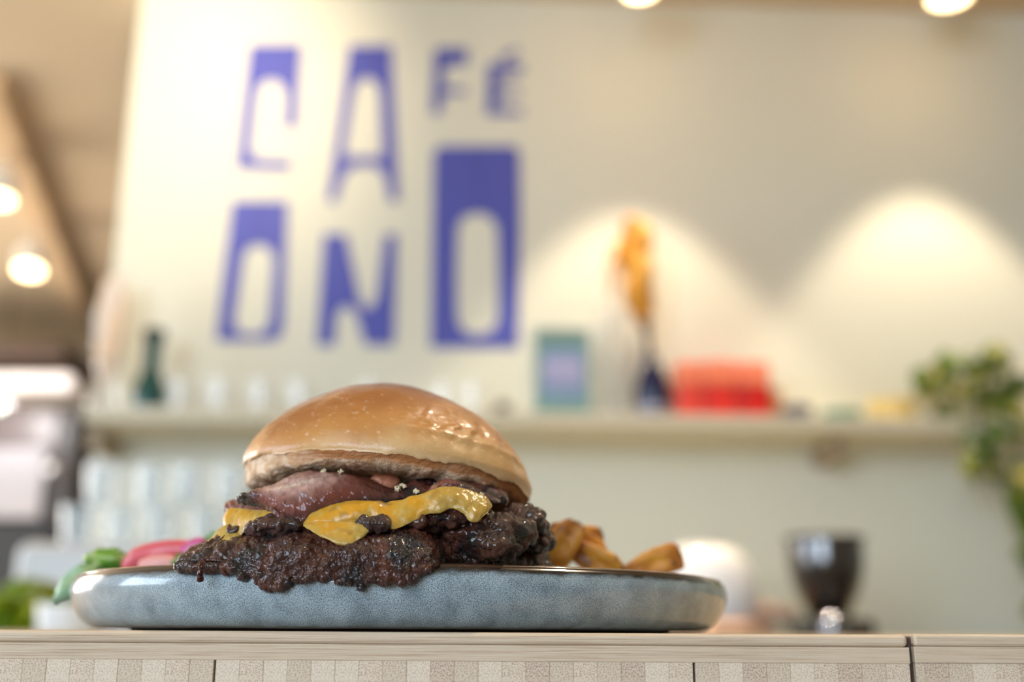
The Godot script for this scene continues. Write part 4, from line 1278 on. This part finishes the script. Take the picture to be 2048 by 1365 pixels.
func sides() -> void:
	var fries := [
		[1152, 1106, .452, .034, .0105, Vector3(0.3, 0.5, -0.45), "upright orange potato wedge right behind the burger", 0.2],
		[1176, 1118, .445, .030, .0088, Vector3(0.6, -0.4, -0.60), "potato wedge leaning outward right of the burger", 0.5],
		[1118, 1116, .440, .032, .0088, Vector3(0.3, 0.3, 1.1), "potato wedge touching the burger's right edge", 0.1],
		[1144, 1082, .470, .027, .0078, Vector3(0.9, 0.2, 0.28), "brown tipped potato wedge on top of the pile", 0.3],
		[1290, 1138, .470, .034, .0105, Vector3(0.5, 0.2, 0.34), "single potato wedge pointing to the plate's right rim", 0.85],
	]
	for k in fries.size():
		var d: Array = fries[k]
		solo("potato_wedge", wedge(d[3], d[4], 0.001, k * 3.7, d[7]), M.plain, d[6], "potato wedge", at(d[0], d[1], d[2]), d[5], "potato wedges on the plate")
	# salad leaves hanging over the left rim
	leaf("broad green salad leaf hanging over the plate's left rim", [[[262, 1140], [215, 1150], [160, 1190], [118, 1216]], [[215, 1128], [180, 1130], [130, 1150], [104, 1206]]], [.475, .462, .452, .450], 0.004, Color(0.16, 0.34, 0.10), Color(0.36, 0.55, 0.42), 0.0)
	leaf("upright curled dark green leaf at the plate's left rim", [[[268, 1146], [240, 1150], [205, 1148], [176, 1142]], [[262, 1112], [238, 1102], [205, 1098], [178, 1110]]], [.468, .465, .465, .468], 0.006, Color(0.10, 0.26, 0.02), Color(0.20, 0.38, 0.05), 1.0)
	leaf("small dark leaf between pink onion and burger", [[[345, 1138], [360, 1138], [374, 1136], [386, 1132]], [[346, 1126], [356, 1114], [366, 1110], [380, 1114]]], [.445, .445, .445, .445], 0.003, Color(0.05, 0.16, 0.02), Color(0.08, 0.2, 0.03), 0.0)
	leaf("dark leaf tip showing behind the burger's left slope", [[[396, 1100], [412, 1096], [430, 1092], [448, 1088]], [[402, 1086], [414, 1074], [428, 1066], [446, 1070]]], [.47, .47, .47, .47], 0.003, Color(0.06, 0.18, 0.05), Color(0.1, 0.24, 0.08), 0.0)
	onion("long pink pickled onion slice behind the left rim", [at(262, 1142, .462), at(280, 1118, .458), at(320, 1106, .455), at(362, 1102, .455), at(400, 1106, .455)], 0.0052, Color(0.62, 0.11, 0.13))
	onion("magenta pickled onion bit against the burger's left edge", [at(372, 1112, .45), at(384, 1098, .45), at(396, 1092, .45), at(408, 1094, .45)], 0.0038, Color(0.55, 0.10, 0.25))
	onion("lower pink pickled onion slice inside the left rim", [at(286, 1140, .45), at(310, 1130, .448), at(338, 1128, .448), at(352, 1134, .448)], 0.004, Color(0.74, 0.34, 0.30))


func leaf(label: String, edges: Array, dist: Array, curl: float, c0: Color, c1: Color, spots: float) -> void:
	var A := []
	var B := []
	for k in 4:
		A.append(at(edges[0][k][0], edges[0][k][1], dist[k]))
		B.append(at(edges[1][k][0], edges[1][k][1], dist[k]))
	var base: Vector3 = A[0]
	solo("salad_leaf", grid(44, 48, func(u: float, v: float) -> Vector3:
		var a: Vector3 = spline(A, u) - base
		var b: Vector3 = spline(B, u) - base
		var s := 0.5 - 0.5 * cos(v * TAU)
		var e := sqrt(clampf(minf(u, 1.0 - u) * 7.0, 0.0, 1.0))
		var p := a.lerp(b, lerpf(0.5, s, maxf(e, 0.03)))
		return p + Vector3(0, 0.2, 1) * (curl * 4.0 * s * (1.0 - s) + 0.00035 * signf(sin(v * TAU)) * sqrt(absf(sin(v * TAU))) * e), false, true, 1.0, func(p: Vector3, n: Vector3, _u: float, v: float) -> float:
		return (0.0016 * nz(p, 60.0) + 0.0011 * nz2(p, 170.0)) * (1.0 if v < 0.5 else -1.0), func(p: Vector3, u: float, v: float) -> Color:
		var c := c0.lerp(c1, clampf(u * 1.1 + 0.6 * nz(p, 70.0), 0, 1))
		var s := 0.5 - 0.5 * cos(v * TAU)
		c = c.lerp(Color(0.55, 0.62, 0.25), 0.5 * exp(-pow((s - 0.5) / 0.05, 2.0)))
		return c.lerp(Color(0.75, 0.72, 0.35), spots * clampf(nz2(p, 120.0) * 4.0 - 1.2, 0, 0.9))), M.leaf, label, "leaf", base, Vector3.ZERO, "salad leaves on the plate")


func onion(label: String, pts: Array, r: float, c: Color) -> void:
	var base: Vector3 = pts[0]
	var q := []
	for p in pts:
		q.append(p - base)
	var m := mat(c.linear_to_srgb(), 0.3)
	m.backlight_enabled = true
	m.backlight = Color(0.3, 0.15, 0.15)
	solo("pickled_onion", tube(q, r, r * 0.8, 18, 36), m, label, "onion", base, Vector3.ZERO, "pickled onion slices on the plate")
